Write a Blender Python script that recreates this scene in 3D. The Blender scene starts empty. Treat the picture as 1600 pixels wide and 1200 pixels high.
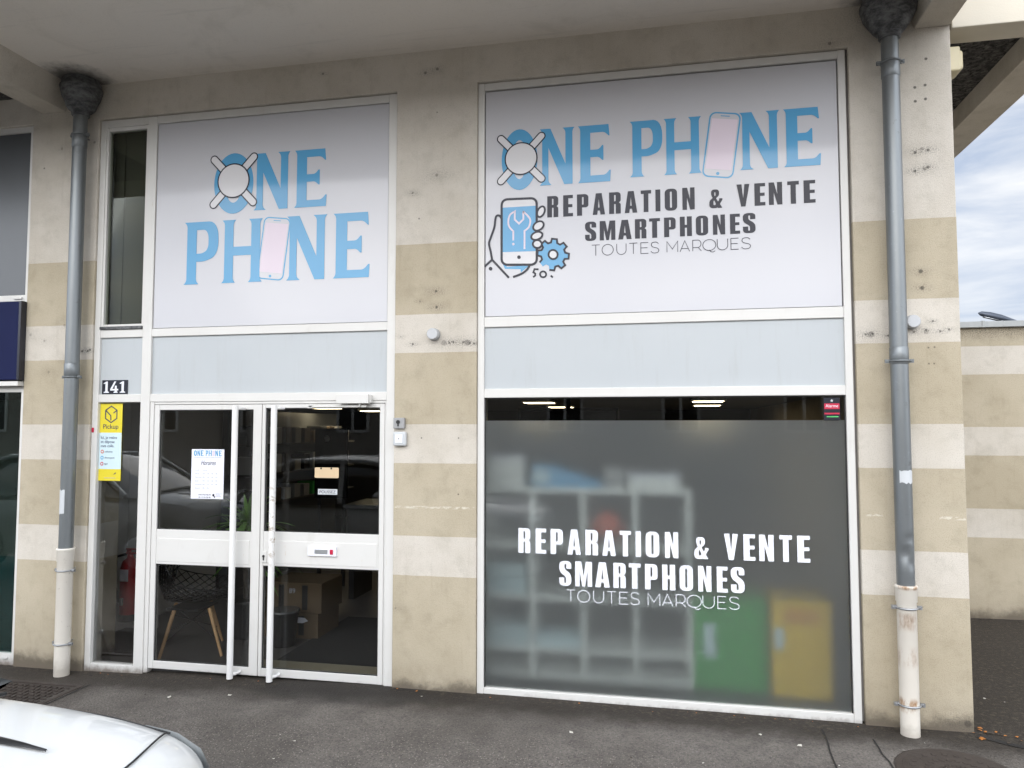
import bpy, bmesh, math, random
from mathutils import Vector, Matrix, noise as mnoise
random.seed(7)
R = math.radians
sc = bpy.context.scene
COL = sc.collection

# ------------------------------------------------------------------ camera, sky, sun, exposure
cam = bpy.data.objects.new("camera", bpy.data.cameras.new("camera"))
COL.objects.link(cam)
cam.location = (0, -5, 1.82)
cam.rotation_euler = (R(90 + 3.291), 0, R(11.416))
cam.data.sensor_width = 36
cam.data.lens = 36 * 1156.5 / 1600
cam.data.clip_start = 0.02
cam.data.clip_end = 2000
sc.camera = cam

SUN_EL, SUN_ROT = 20, 188
w = bpy.data.worlds.new("World")
sc.world = w
w.use_nodes = True
nt = w.node_tree
N, L = nt.nodes, nt.links
bg = N['Background']
bg.inputs['Strength'].default_value = 0.1
sky = N.new('ShaderNodeTexSky')
sky.sky_type = 'NISHITA'
sky.sun_disc = False
sky.sun_elevation = R(SUN_EL)
sky.sun_rotation = R(SUN_ROT)
sky.air_density = 1.0
sky.dust_density = 2.0
tc = N.new('ShaderNodeTexCoord')
mp = N.new('ShaderNodeMapping')
mp.inputs['Scale'].default_value = (1.0, 1.0, 5.0)
mp.inputs['Rotation'].default_value = (R(8), R(6), R(25))
L.new(tc.outputs['Generated'], mp.inputs['Vector'])
nz = N.new('ShaderNodeTexNoise')
nz.inputs['Scale'].default_value = 3.2
nz.inputs['Detail'].default_value = 7
nz.inputs['Roughness'].default_value = 0.55
nz.inputs['Distortion'].default_value = 0.4
L.new(mp.outputs['Vector'], nz.inputs['Vector'])
cr = N.new('ShaderNodeValToRGB')
cr.color_ramp.elements[0].position = 0.36
cr.color_ramp.elements[0].color = (5.6, 6.5, 8.2, 1)
cr.color_ramp.elements[1].position = 0.60
cr.color_ramp.elements[1].color = (10.5, 10.6, 10.8, 1)
L.new(nz.outputs['Fac'], cr.inputs['Fac'])
sx = N.new('ShaderNodeSeparateXYZ')
L.new(tc.outputs['Generated'], sx.inputs[0])
mr = N.new('ShaderNodeMapRange')                     # an overcast sky is brighter overhead than at the horizon
mr.inputs['From Min'].default_value = 0.05
mr.inputs['From Max'].default_value = 0.9
mr.inputs['To Min'].default_value = 1.15
mr.inputs['To Max'].default_value = 1.0
L.new(sx.outputs['Z'], mr.inputs['Value'])
# ... and much brighter on the side where the sun stands behind the cloud
my = N.new('ShaderNodeMapRange')
my.interpolation_type = 'SMOOTHSTEP'
for k_, v_ in (('From Min', 0.75), ('From Max', -0.85), ('To Min', 0.42), ('To Max', 1.7)):
    my.inputs[k_].default_value = v_
L.new(sx.outputs['Y'], my.inputs['Value'])
mm = N.new('ShaderNodeMath'); mm.operation = 'MULTIPLY'
L.new(mr.outputs['Result'], mm.inputs[0]); L.new(my.outputs['Result'], mm.inputs[1])
mul = N.new('ShaderNodeMix')
mul.data_type = 'RGBA'
mul.blend_type = 'MULTIPLY'
mul.inputs[0].default_value = 1
L.new(cr.outputs['Color'], mul.inputs[6])
L.new(mm.outputs[0], mul.inputs[7])
mx = N.new('ShaderNodeMix')
mx.data_type = 'RGBA'
mx.inputs[0].default_value = 0.95
L.new(sky.outputs['Color'], mx.inputs[6])
L.new(mul.outputs[2], mx.inputs[7])
L.new(mx.outputs[2], bg.inputs['Color'])

sun = bpy.data.objects.new("sun", bpy.data.lights.new("sun", 'SUN'))
COL.objects.link(sun)
sun.data.energy = 0.72
sun.data.angle = R(50)
sun.data.color = (1.0, 0.95, 0.88)
# light comes from behind the camera, high, a little from the right
_az = R(SUN_ROT)
_d = Vector((math.sin(_az) * math.cos(R(SUN_EL)), math.cos(_az) * math.cos(R(SUN_EL)), math.sin(R(SUN_EL))))
sun.rotation_euler = _d.to_track_quat('Z', 'Y').to_euler()
sun.location = (3, -20, 25)

sc.view_settings.view_transform = 'Standard'
sc.view_settings.look = 'None'
sc.view_settings.exposure = 1.04
sc.view_settings.gamma = 1.0
sc.cycles.max_bounces = 10
sc.cycles.transparent_max_bounces = 16
sc.cycles.transmission_bounces = 8
sc.cycles.use_denoising = True
sc.cycles.sample_clamp_indirect = 6

# ------------------------------------------------------------------ materials
class NG:
    """small helper round a material's node tree"""
    def __init__(s, name):
        s.m = bpy.data.materials.new(name)
        s.m.use_nodes = True
        s.t = s.m.node_tree
        s.b = s.t.nodes['Principled BSDF']
        s.out = s.t.nodes['Material Output']
        s._pos = None
    def n(s, kind, **kw):
        x = s.t.nodes.new('ShaderNode' + kind)
        for k, v in kw.items():
            setattr(x, k, v)
        return x
    def l(s, a, b):
        s.t.links.new(a, b)
    def val(s, sock, v):
        if hasattr(v, 'is_linked') or hasattr(v, 'links'):
            s.l(v, sock)
        else:
            sock.default_value = v
    def pos(s):
        if s._pos is None:
            s._pos = s.n('NewGeometry').outputs['Position']
        return s._pos
    def objco(s):
        return s.n('TexCoord').outputs['Object']
    def math(s, op, a, b=0.0, c=None):
        x = s.n('Math', operation=op)
        s.val(x.inputs[0], a)
        s.val(x.inputs[1], b)
        if c is not None:
            s.val(x.inputs[2], c)
        return x.outputs[0]
    def noise(s, scale, detail=4, rough=0.55, vec=None, stretch=None, dist=0.0):
        x = s.n('TexNoise')
        x.inputs['Scale'].default_value = scale
        x.inputs['Detail'].default_value = detail
        x.inputs['Roughness'].default_value = rough
        x.inputs['Distortion'].default_value = dist
        v = vec or s.pos()
        if stretch:
            m = s.n('Mapping')
            m.inputs['Scale'].default_value = stretch
            s.l(v, m.inputs['Vector'])
            v = m.outputs['Vector']
        s.l(v, x.inputs['Vector'])
        return x.outputs['Fac']
    def range(s, v, a, b, c=0.0, d=1.0, smooth=True):
        x = s.n('MapRange')
        x.interpolation_type = 'SMOOTHSTEP' if smooth else 'LINEAR'
        s.l(v, x.inputs['Value'])
        for k, q in zip(('From Min', 'From Max', 'To Min', 'To Max'), (a, b, c, d)):
            x.inputs[k].default_value = q
        return x.outputs['Result']
    def mix(s, f, a, b, mode='MIX'):
        x = s.n('Mix', data_type='RGBA', blend_type=mode)
        s.val(x.inputs[0], f)
        for i, v in ((6, a), (7, b)):
            if isinstance(v, (tuple, list)):
                x.inputs[i].default_value = (*v[:3], 1)
            else:
                s.l(v, x.inputs[i])
        return x.outputs[2]
    def spot(s, p, r0, r1, wob=0.0, nz=None, squash=(1, 1, 1)):
        """1 inside r0 of point p, falling to 0 at r1"""
        v = s.n('VectorMath', operation='SUBTRACT')
        s.l(s.pos(), v.inputs[0])
        v.inputs[1].default_value = p
        m = s.n('VectorMath', operation='MULTIPLY')
        s.l(v.outputs[0], m.inputs[0])
        m.inputs[1].default_value = squash
        d = s.n('VectorMath', operation='LENGTH')
        s.l(m.outputs[0], d.inputs[0])
        d = d.outputs['Value']
        if nz is not None:
            d = s.math('ADD', d, s.math('MULTIPLY', s.math('SUBTRACT', nz, 0.5), wob))
        return s.range(d, r0, r1, 1.0, 0.0)
    def bump(s, h, strength=0.3, dist=0.004):
        x = s.n('Bump')
        x.inputs['Strength'].default_value = strength
        x.inputs['Distance'].default_value = dist
        s.l(h, x.inputs['Height'])
        s.l(x.outputs['Normal'], s.b.inputs['Normal'])
    def done(s, col=None, rough=0.6, metal=0.0, spec=0.5, coat=0.0):
        if col is not None:
            if isinstance(col, (tuple, list)):
                s.b.inputs['Base Color'].default_value = (*col[:3], 1)
            else:
                s.l(col, s.b.inputs['Base Color'])
        s.val(s.b.inputs['Roughness'], rough)
        s.b.inputs['Metallic'].default_value = metal
        s.b.inputs['Specular IOR Level'].default_value = spec
        s.b.inputs['Coat Weight'].default_value = coat
        return s.m

def simple(name, col, rough=0.6, metal=0.0, spec=0.5, vary=0.08, scale=6.0, bump=0.0, bscale=120.0, coat=0.0):
    g = NG(name)
    f = g.noise(scale, 5)
    c = g.mix(f, tuple(x * (1 - vary) for x in col), tuple(min(1, x * (1 + vary)) for x in col))
    if bump:
        g.bump(g.noise(bscale, 3), bump, 0.003)
    return g.done(c, rough, metal, spec, coat)

LIGHT = (0.62, 0.575, 0.505)
TAN = (0.485, 0.425, 0.32)

def render_paint(name, stripes=True, zoff=0.0, spots=(), base=0.10, chips=()):
    g = NG(name)
    sep = g.n('SeparateXYZ')
    g.l(g.pos(), sep.inputs[0])
    z = sep.outputs['Z']
    n1 = g.noise(1.3, 6, 0.6)
    n2 = g.noise(7, 6, 0.65)
    n3 = g.noise(170, 3, 0.6)
    n4 = g.noise(60, 4, 0.7)
    if stripes:
        zw = g.math('ADD', z, g.math('MULTIPLY', g.math('SUBTRACT', g.noise(9, 3), 0.5), 0.006))
        zw = g.math('MULTIPLY', g.math('SUBTRACT', zw, zoff), 0.2)
        r = g.n('ValToRGB')
        r.color_ramp.interpolation = 'CONSTANT'
        st = [(0, TAN), (.771, LIGHT), (1.044, TAN), (1.554, LIGHT), (1.824, TAN), (2.334, LIGHT), (2.603, TAN), (3.114, LIGHT)]
        e = r.color_ramp.elements
        while len(e) < len(st):
            e.new(0.5)
        for i, (p, c) in enumerate(st):
            e[i].position = p / 5
        for i, (p, c) in enumerate(st):
            e[i].color = (*c, 1)
        g.l(zw, r.inputs['Fac'])
        col = r.outputs['Color']
    else:
        col = g.mix(0.0, LIGHT, LIGHT)
    col = g.mix(g.range(n1, 0.38, 0.66, 0, 0.55), col, g.mix(1.0, col, (0.78, 0.76, 0.71), 'MULTIPLY'))
    col = g.mix(g.range(n2, 0.46, 0.72, 0, 0.6), col, g.mix(1.0, col, (0.80, 0.80, 0.78), 'MULTIPLY'))
    col = g.mix(g.range(n3, 0.52, 0.68, 0, 0.55), col, g.mix(1.0, col, (0.62, 0.60, 0.56), 'MULTIPLY'))
    col = g.mix(g.range(n4, 0.62, 0.74, 0, 0.5), col, g.mix(1.0, col, (0.75, 0.74, 0.70), 'MULTIPLY'))
    # long faint run marks
    n5 = g.noise(5, 4, 0.6, stretch=(4, 4, 0.35))
    col = g.mix(g.range(n5, 0.55, 0.75, 0, 0.3), col, g.mix(1.0, col, (0.78, 0.76, 0.72), 'MULTIPLY'))
    # splash dirt at the foot
    zz = g.math('ADD', z, g.math('MULTIPLY', g.math('SUBTRACT', g.noise(6, 6, 0.7), 0.5), 0.22))
    col = g.mix(g.range(zz, 0.0, base, 0.85, 0), col, (0.085, 0.072, 0.058))
    col = g.mix(g.range(zz, 0.0, base * 3.0, 0.22, 0), col, (0.22, 0.18, 0.13))
    nw = g.noise(75, 6, 0.8)
    hf = g.range(g.noise(130, 5, 0.75), .46, .60)
    for (p, r0, r1, k) in spots:
        if r1 >= .02:
            col = g.mix(g.math('MULTIPLY', g.math('MULTIPLY', g.spot(p, 0, r1 * 1.9, r1 * 2.4, nw, (.65, 1, 1.5)), hf), k), col, (0.06, 0.056, 0.052))
        col = g.mix(g.math('MULTIPLY', g.spot(p, r0, r0 * 1.5 + .004, .006, nw), min(1, k * 1.15)), col, (0.035, 0.033, 0.032))
    for (x0, x1, zc, h, yc) in chips:        # paint scraped off along a line
        f = g.math('MULTIPLY', g.range(g.math('ABSOLUTE', g.math('SUBTRACT', z, zc)), h * .4, h, 1, 0),
                   g.range(g.noise(22, 5, 0.75, stretch=(1, 1, 3)), 0.47, 0.55))
        f = g.math('MULTIPLY', f, g.range(g.math('ABSOLUTE', g.math('SUBTRACT', sep.outputs['X'], (x0 + x1) / 2)), (x1 - x0) * .48, (x1 - x0) * .5, 1, 0))
        col = g.mix(f, col, (0.62, 0.58, 0.48))
    h = g.math('ADD', n3, g.math('MULTIPLY', n4, 0.8))
    g.bump(h, 0.55, 0.004)
    return g.done(col, 0.92, spec=0.15)

SP = []
def sp(x, z, r0=.006, r1=.02, k=0.9): SP.append(((x, 0, z), r0 * .7, r1 * .75, k * .75))
# marks left on the piers: plugged holes and scuffs
for x, z in ((-1.56, 2.78), (-1.555, 2.665)): sp(x, z, .008, .06, .8)
sp(-1.68, 2.71, .002, .03, .7)
for x, z in ((-1.73, 2.405), (-1.46, 2.41), (-1.43, 2.415), (-1.36, 2.41), (-1.31, 2.405), (-1.28, 2.40)): sp(x, z, .006, .035, .8)
sp(-1.50, 2.41, .02, .10, .45); sp(-1.33, 2.41, .02, .09, .55); sp(-1.82, 2.46, .002, .03, .5)
sp(-1.69, 3.31, .005, .02, .7); sp(-1.56, 3.62, .01, .10, .55); sp(-1.74, 3.50, .006, .045, .7)
sp(-1.56, 4.08, .003, .012, .8); sp(-1.56, 4.40, .01, .05, .6); sp(-1.65, 4.38, .01, .05, .6); sp(-2.45, 4.45, .008, .03, .6)
for x, z in ((1.60, 3.97), (1.66, 3.98), (1.60, 3.88), (1.66, 3.89)): sp(x, z, .008, .022, .9)
for x, z in ((1.59, 3.55), (1.665, 3.56), (1.585, 3.43), (1.66, 3.45)): sp(x, z, .008, .04, .8)
sp(1.63, 3.57, .01, .09, .4); sp(1.64, 3.44, .01, .10, .5); sp(1.67, 4.15, .008, .02, .9)
for x, z in ((1.60, 2.79), (1.605, 2.685)): sp(x, z, .012, .05, .75)
for x, z in ((1.27, 2.40), (1.31, 2.405), (1.40, 2.39), (1.55, 2.41), (1.62, 2.42), (1.70, 2.41), (1.75, 2.42), (1.66, 2.475)): sp(x, z, .005, .028, .8)
sp(1.30, 2.40, .02, .10, .5); sp(1.62, 2.41, .015, .08, .4)
for x, z in ((1.63, 2.31), (1.665, 2.312), (1.63, 2.21), (1.66, 2.21)): sp(x, z, .004, .016, .7)
for x, z in ((-1.66, 1.74), (-1.39, 1.74), (-1.39, 1.35)): sp(x, z, .004, .012, .8)
for x, z in ((-4.45, 2.41), (-4.40, 2.41), (-4.38, 2.42)): sp(x, z, .008, .04, .85)
for x, z in ((-4.93, 2.55), (-4.80, 2.5), (-4.62, 2.62), (-4.75, 2.25)): sp(x, z, .01, .08, .35)
sp(-4.86, 3.9, .006, .02, .8); sp(-4.70, 4.05, .01, .08, .4); sp(-4.40, 4.08, .01, .09, .5); sp(-4.55, 4.40, .08, .30, .55)
sp(1.42, 4.45, .06, .22, .55); sp(1.1, 4.31, .01, .06, .6)
sp(1.78, .04, .02, .16, .55); sp(-1.84, .55, .004, .05, .5)
M = {}
M['wall'] = render_paint('facade_render', spots=SP, chips=((-1.86, -1.27, 1.255, .012, 0), (1.24, 1.34, 1.27, .012, 0), (1.66, 1.81, 1.26, .014, 0)))
M['side'] = render_paint('side_render', stripes=True)
M['garden'] = render_paint('garden_wall_render', zoff=-0.02, base=0.13,
                           spots=[((x, 2.9, 2.80), .02, .15, .75) for x in (1.95, 2.2, 2.45, 2.62, 2.95, 3.02, 3.3, 3.38, 3.6, 4.1, 4.6)])
M['plain'] = render_paint('plain_render', stripes=False, base=0.01)

def soffit_mat():
    g = NG('soffit_paint')
    c = g.mix(g.noise(0.9, 6), (0.70, 0.645, 0.57), (0.78, 0.725, 0.65))
    c = g.mix(g.range(g.noise(90, 3), .55, .75, 0, .15), c, (0.36, 0.34, 0.30))
    c = g.mix(g.range(g.noise(1.7, 7, .68, dist=.8), .50, .70, 0, .30), c, (0.50, 0.46, 0.385))
    c = g.mix(g.range(g.noise(3, 5, .6, stretch=(.5, 9, 1)), .56, .74, 0, .22), c, (0.44, 0.41, 0.36))
    nz = g.noise(11, 6, .7)
    for p in ((-4.45, -.12, 4.54), (1.43, -.12, 4.54)):
        c = g.mix(g.math('MULTIPLY', g.spot(p, .10, .34, .25, nz), .85), c, (0.06, 0.058, 0.055))
    g.bump(g.noise(120, 3), .25, .003)
    return g.done(c, .9, spec=.1)
M['soffit'] = soffit_mat()
M['cream'] = simple('cream_fascia_paint', (0.66, 0.61, 0.51), .9, vary=.06, bump=.3)

def rough_ceiling():
    g = NG('flocked_ceiling')
    n = g.noise(26, 8, .75, dist=.6)
    n2 = g.noise(9, 6, .7, stretch=(1, 3, 1))
    c = g.mix(g.range(n, .38, .68), (0.035, 0.034, 0.034), (0.26, 0.25, 0.235))
    c = g.mix(g.range(n2, .4, .7, 0, .6), c, (0.07, 0.068, 0.068))
    g.bump(n, 1.0, .03)
    return g.done(c, .95, spec=.05)
M['flock'] = rough_ceiling()

def frame_paint():
    g = NG('frame_enamel')
    c = g.mix(g.noise(2.5, 5), (0.63, 0.615, 0.58), (0.70, 0.69, 0.66))
    st = g.noise(3.0, 5, .6, stretch=(14, 14, .8))
    sp_ = g.noise(28, 4, .7)
    c = g.mix(g.math('MULTIPLY', g.range(st, .66, .76), g.range(sp_, .45, .65, 0, .55)), c, (0.50, 0.36, 0.20))
    c = g.mix(g.range(g.noise(14, 5, .7), .62, .8, 0, .22), c, (0.50, 0.48, 0.44))
    sep = g.n('SeparateXYZ'); g.l(g.pos(), sep.inputs[0])
    c = g.mix(g.range(g.noise(5, 6, .7, stretch=(1, 1, .4)), .55, .75, 0, .25), c, (0.46, 0.43, 0.37))
    zz = g.math('ADD', sep.outputs['Z'], g.math('MULTIPLY', g.math('SUBTRACT', g.noise(14, 6, .7), .5), .10))
    c = g.mix(g.range(zz, -.045, .02, .9, 0), c, (0.16, 0.13, 0.105))
    return g.done(c, .38, spec=.45)
M['frame'] = frame_paint()
def panel_mat():
    g = NG('infill_enamel')
    c = g.mix(g.noise(1.4, 6, .6), (0.44, 0.47, 0.485), (0.50, 0.525, 0.535))
    c = g.mix(g.range(g.noise(4, 6, .65, stretch=(5, 5, .5)), .52, .75, 0, .35), c, (0.40, 0.41, 0.40))
    c = g.mix(g.range(g.noise(50, 5, .7), .62, .74, 0, .25), c, (0.33, 0.32, 0.30))
    g.bump(g.noise(2.2, 2), .03, .02)
    return g.done(c, .30, spec=.4)
M['panel'] = panel_mat()
M['grey_panel'] = simple('grey_panel', (0.10, 0.105, 0.11), .25, vary=.06)
M['dark_backing'] = simple('dark_backing', (0.085, 0.082, 0.07), .8)  # for the added sheet that keeps the transom dark
M['seal'] = simple('rubber_seal', (0.02, 0.02, 0.02), .6)
M['sign'] = simple('sign_face', (0.55, 0.55, 0.575), .10, vary=.02, scale=1.6, spec=.34, bump=.035, bscale=1.7)
M['blue'] = simple('blue_print', (0.10, 0.335, 0.565), .10, vary=.02, scale=1, spec=.3)
M['ink'] = simple('dark_ink', (0.030, 0.031, 0.042), .12, vary=.03, spec=.15)
M['inkthin'] = simple('thin_ink', (0.06, 0.06, 0.075), .2, spec=.15)
M['pale'] = simple('pale_print', (0.70, 0.61, 0.68), .10, vary=.02, spec=.2)
M['vinyl'] = simple('white_vinyl', (0.82, 0.83, 0.88), .4, vary=.02)

def handle_paint():
    g = NG('handle_enamel')
    c = g.mix(g.noise(5, 4), (.76, .75, .72), (.82, .81, .79))
    n = g.noise(26, 6, .75)
    sep = g.n('SeparateXYZ'); g.l(g.pos(), sep.inputs[0])
    wear = g.range(g.math('ABSOLUTE', g.math('SUBTRACT', sep.outputs['Z'], 1.12)), .1, .42, 1, 0)
    wear = g.math('MULTIPLY', wear, g.range(sep.outputs['X'], -2.96, -2.94))
    c = g.mix(g.math('MULTIPLY', wear, g.range(n, .50, .60)), c, (.42, .36, .28))
    c = g.mix(g.math('MULTIPLY', wear, g.range(n, .63, .70)), c, (.06, .045, .035))
    return g.done(c, .35, spec=.5)
M['handle'] = handle_paint()

def glass(name, tint=(0.95, 0.955, 0.95), boost=1.0, rough=0.0):
    g = NG(name)
    tr = g.n('BsdfTransparent'); tr.inputs['Color'].default_value = (*tint, 1)
    gl = g.n('BsdfGlossy'); gl.inputs['Roughness'].default_value = rough
    fr = g.n('Fresnel'); fr.inputs['IOR'].default_value = 1.5
    mxs = g.n('MixShader')
    g.l(g.math('MULTIPLY', fr.outputs['Fac'], boost), mxs.inputs[0])
    g.l(tr.outputs[0], mxs.inputs[1]); g.l(gl.outputs[0], mxs.inputs[2])
    g.l(mxs.outputs[0], g.out.inputs['Surface'])
    return g.m
M['glass'] = glass('clear_glass', boost=.8)
M['dark_glass'] = glass('tinted_glass', (0.80, 0.88, 0.85), 0.9)
M['dull_glass'] = glass('old_window_glass', (0.80, 0.82, 0.78), 0.10)

def frosted():
    g = NG('frosted_film')
    rf = g.n('BsdfRefraction'); rf.inputs['IOR'].default_value = 1.33; rf.inputs['Roughness'].default_value = .40
    rf.inputs['Color'].default_value = (.93, .95, .95, 1)
    df = g.n('BsdfDiffuse')
    g.l(g.mix(g.noise(1.2, 4), (.72, .75, .76), (.79, .81, .82)), df.inputs['Color'])
    m = g.n('MixShader'); m.inputs[0].default_value = .13
    g.l(rf.outputs[0], m.inputs[1]); g.l(df.outputs[0], m.inputs[2])
    g.l(m.outputs[0], g.out.inputs['Surface'])
    return g.m
M['film'] = frosted()

def zinc(name, col=(0.20, 0.215, 0.22), rough=.38):
    g = NG(name)
    n = g.noise(3, 6, .65, stretch=(3, 3, .6))
    c = g.mix(n, tuple(x * .78 for x in col), tuple(x * 1.18 for x in col))
    c = g.mix(g.range(g.noise(40, 5, .7), .6, .75, 0, .45), c, tuple(x * 1.6 for x in col))
    c = g.mix(g.range(g.noise(16, 6, .7), .60, .72, 0, .5), c, (0.09, 0.085, 0.08))
    return g.done(c, rough, .55, .5)
M['zinc'] = zinc('weathered_zinc')
def hopper_mat():
    g = NG('dirty_zinc')
    c = g.mix(g.range(g.noise(14, 7, .75, stretch=(1, 1, 2.2)), .35, .68), (0.05, 0.051, 0.053), (0.19, 0.195, 0.195))
    g.bump(g.noise(22, 5, .7), .45, .010)
    return g.done(c, .65, .3, .4)
M['hopper'] = hopper_mat()

def castpipe(name, rust):
    g = NG(name)
    c = g.mix(g.noise(4, 5), (0.68, 0.63, 0.55), (0.78, 0.74, 0.66))
    sep = g.n('SeparateXYZ'); g.l(g.pos(), sep.inputs[0])
    z = sep.outputs['Z']
    n = g.noise(9, 6, .7, stretch=(1.6, 1.6, .55))
    if rust:
        for zc, hw, k in ((.17, .055, .9), (.66, .07, .5), (.45, .08, .3), (.86, .02, .8)):
            band = g.range(g.math('ABSOLUTE', g.math('SUBTRACT', z, zc)), hw * .25, hw, 1, 0)
            c = g.mix(g.math('MULTIPLY', g.math('MULTIPLY', band, g.range(n, .42, .60)), k), c, (0.34, 0.17, 0.06))
            c = g.mix(g.math('MULTIPLY', g.math('MULTIPLY', band, g.range(n, .55, .68)), k), c, (0.10, 0.055, 0.035))
    c = g.mix(g.range(g.noise(30, 5, .75), .63, .72, 0, .8), c, (0.22, 0.17, 0.12))
    zz = g.math('ADD', z, g.math('MULTIPLY', g.math('SUBTRACT', g.noise(12, 5), .5), .2))
    c = g.mix(g.range(zz, -.02, .10, .5, 0), c, (0.24, 0.20, 0.16))
    return g.done(c, .45, spec=.4)
M['pipe_cream'] = castpipe('cream_pipe', False)
M['pipe_rust'] = castpipe('rusty_pipe', True)
M['steel'] = simple('galvanised_steel', (0.42, 0.43, 0.44), .4, .8, vary=.15, scale=30)
M['rust_steel'] = simple('rusty_steel', (0.30, 0.24, 0.18), .5, .5, vary=.25, scale=30)

def asphalt():
    g = NG('asphalt')
    sep = g.n('SeparateXYZ'); g.l(g.pos(), sep.inputs[0])
    y, x = sep.outputs['Y'], sep.outputs['X']
    n1 = g.noise(1.1, 7, .65)
    n2 = g.noise(75, 4, .75)
    n3 = g.noise(5, 7, .7)
    c = g.mix(g.range(n1, .35, .65), (0.132, 0.117, 0.102), (0.200, 0.180, 0.160))
    c = g.mix(g.range(n3, .45, .75, 0, .5), c, (0.066, 0.059, 0.053))
    c = g.mix(g.range(n2, .40, .70, 0, .7), c, (0.052, 0.047, 0.042))
    v = g.n('TexVoronoi'); v.inputs['Scale'].default_value = 85; g.l(g.pos(), v.inputs['Vector'])
    sepc = g.n('SeparateColor'); g.l(v.outputs['Color'], sepc.inputs[0])
    near = g.range(g.math('ADD', y, g.math('MULTIPLY', g.math('SUBTRACT', n3, .5), .5)), -.35, -.95, 0.16, 1.0)   # worn, stony wearing course away from the wall
    f = g.math('MULTIPLY', g.range(v.outputs['Distance'], .42, .25, 0, 1), g.range(sepc.outputs[0], .55, .95, 0, .85))
    c = g.mix(g.math('MULTIPLY', f, near), c, (0.36, 0.325, 0.285))
    f2 = g.math('MULTIPLY', g.range(v.outputs['Distance'], .42, .25, 0, 1), g.range(sepc.outputs[1], .75, .95, 0, .9))
    c = g.mix(g.math('MULTIPLY', f2, near), c, (0.035, 0.032, 0.03))
    # damp, mossy grime gathered along the foot of the wall
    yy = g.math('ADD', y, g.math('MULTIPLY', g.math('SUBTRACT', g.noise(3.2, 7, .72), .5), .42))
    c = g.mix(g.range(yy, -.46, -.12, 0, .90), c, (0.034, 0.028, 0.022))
    c = g.mix(g.math('MULTIPLY', g.range(yy, -.2, -.03, 0, .7), g.range(g.noise(30, 6, .7), .5, .66)), c, (0.10, 0.085, 0.06))
    # a darker patch of newer tar at the door sill and one by the left pier
    nw = g.noise(6, 6, .7)
    c = g.mix(g.math('MULTIPLY', g.spot((-2.15, -.12, 0), .25, .5, .4, nw, (.55, 1.5, 1)), .55), c, (0.03, 0.028, 0.026))
    c = g.mix(g.math('MULTIPLY', g.spot((-4.35, -.5, 0), .3, .6, .3, nw), .5), c, (0.055, 0.046, 0.038))
    # dried spots
    vs = g.n('TexVoronoi'); vs.inputs['Scale'].default_value = 3.3; g.l(g.pos(), vs.inputs['Vector'])
    c = g.mix(g.range(g.math('ADD', vs.outputs['Distance'], g.math('MULTIPLY', g.math('SUBTRACT', nw, .5), .08)), .03, .05, .8, 0), c, (0.022, 0.02, 0.019))
    h = g.math('ADD', g.math('MULTIPLY', v.outputs['Distance'], -1.2), n2)
    g.bump(h, .8, .006)
    return g.done(c, .88, spec=.25)
M['asphalt'] = asphalt()
M['sealant'] = simple('old_sealant', (0.15, 0.14, 0.13), .9, vary=.3, scale=20)
M['iron'] = simple('cast_iron', (0.055, 0.043, 0.036), .7, .2, vary=.35, scale=12, bump=.5)
M['joint'] = simple('dark_joint', (0.018, 0.016, 0.014), .9, vary=.4, scale=20)
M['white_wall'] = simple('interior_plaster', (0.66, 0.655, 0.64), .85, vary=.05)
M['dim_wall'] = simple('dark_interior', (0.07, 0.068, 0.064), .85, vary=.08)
M['int_ceiling'] = simple('interior_ceiling', (0.20, 0.20, 0.19), .9)
M['int_floor'] = simple('interior_tiles', (0.085, 0.082, 0.08), .45, vary=.15, scale=4)
M['mat'] = simple('entrance_mat', (0.024, 0.026, 0.028), .95, vary=.4, scale=200)
M['beige_tile'] = simple('beige_tile', (0.33, 0.30, 0.22), .6)
M['black'] = simple('black_plastic', (0.016, 0.016, 0.017), .4)
M['screen'] = simple('dark_screen', (0.008, 0.009, 0.012), .12)
M['wood'] = simple('beech_wood', (0.50, 0.31, 0.15), .5, vary=.2, scale=9)
M['card'] = simple('cardboard', (0.125, 0.09, 0.055), .85, vary=.1)
M['white_lam'] = simple('white_laminate', (0.82, 0.83, 0.80), .45, vary=.03)
M['green'] = simple('green_box', (0.02, 0.36, 0.04), .5)
M['yellow'] = simple('yellow_box', (0.80, 0.52, 0.01), .5)
M['bluebox'] = simple('light_blue_box', (0.10, 0.36, 0.62), .5)
M['red'] = simple('red_enamel', (0.42, 0.025, 0.028), .3)
M['orange'] = simple('orange_red', (0.55, 0.10, 0.05), .5)
M['amber'] = simple('amber_label', (0.66, 0.30, 0.03), .5)
M['navy'] = simple('navy_sign', (0.008, 0.012, 0.055), .6, vary=.1, spec=.12)
M['navyink'] = simple('navy_ink', (0.03, 0.035, 0.10), .35)
M['poster_yellow'] = simple('poster_yellow', (0.72, 0.60, 0.035), .35, vary=.03)
M['poster_pale'] = simple('poster_pale_blue', (0.60, 0.74, 0.78), .35, vary=.03)
M['paper'] = simple('white_paper', (0.80, 0.81, 0.88), .6, vary=.02)
M['greyink'] = simple('grey_ink', (0.42, 0.43, 0.47), .6)
M['plate'] = simple('number_plate_black', (0.018, 0.02, 0.03), .25)
M['beige'] = simple('beige_card', (0.62, 0.47, 0.29), .6)
M['alu'] = simple('aluminium', (0.50, 0.51, 0.52), .35, .7)
M['greybox'] = simple('grey_plastic', (0.33, 0.33, 0.33), .45)
M['lightgrey'] = simple('pale_grey_plastic', (0.55, 0.57, 0.58), .45)
M['white_plastic'] = simple('white_plastic', (0.50, 0.51, 0.52), .55)
M['cream_plastic'] = simple('cream_plastic', (0.62, 0.55, 0.36), .45)
M['teal'] = simple('teal_film', (0.16, 0.33, 0.36), .3, vary=.15, scale=2)
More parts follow.
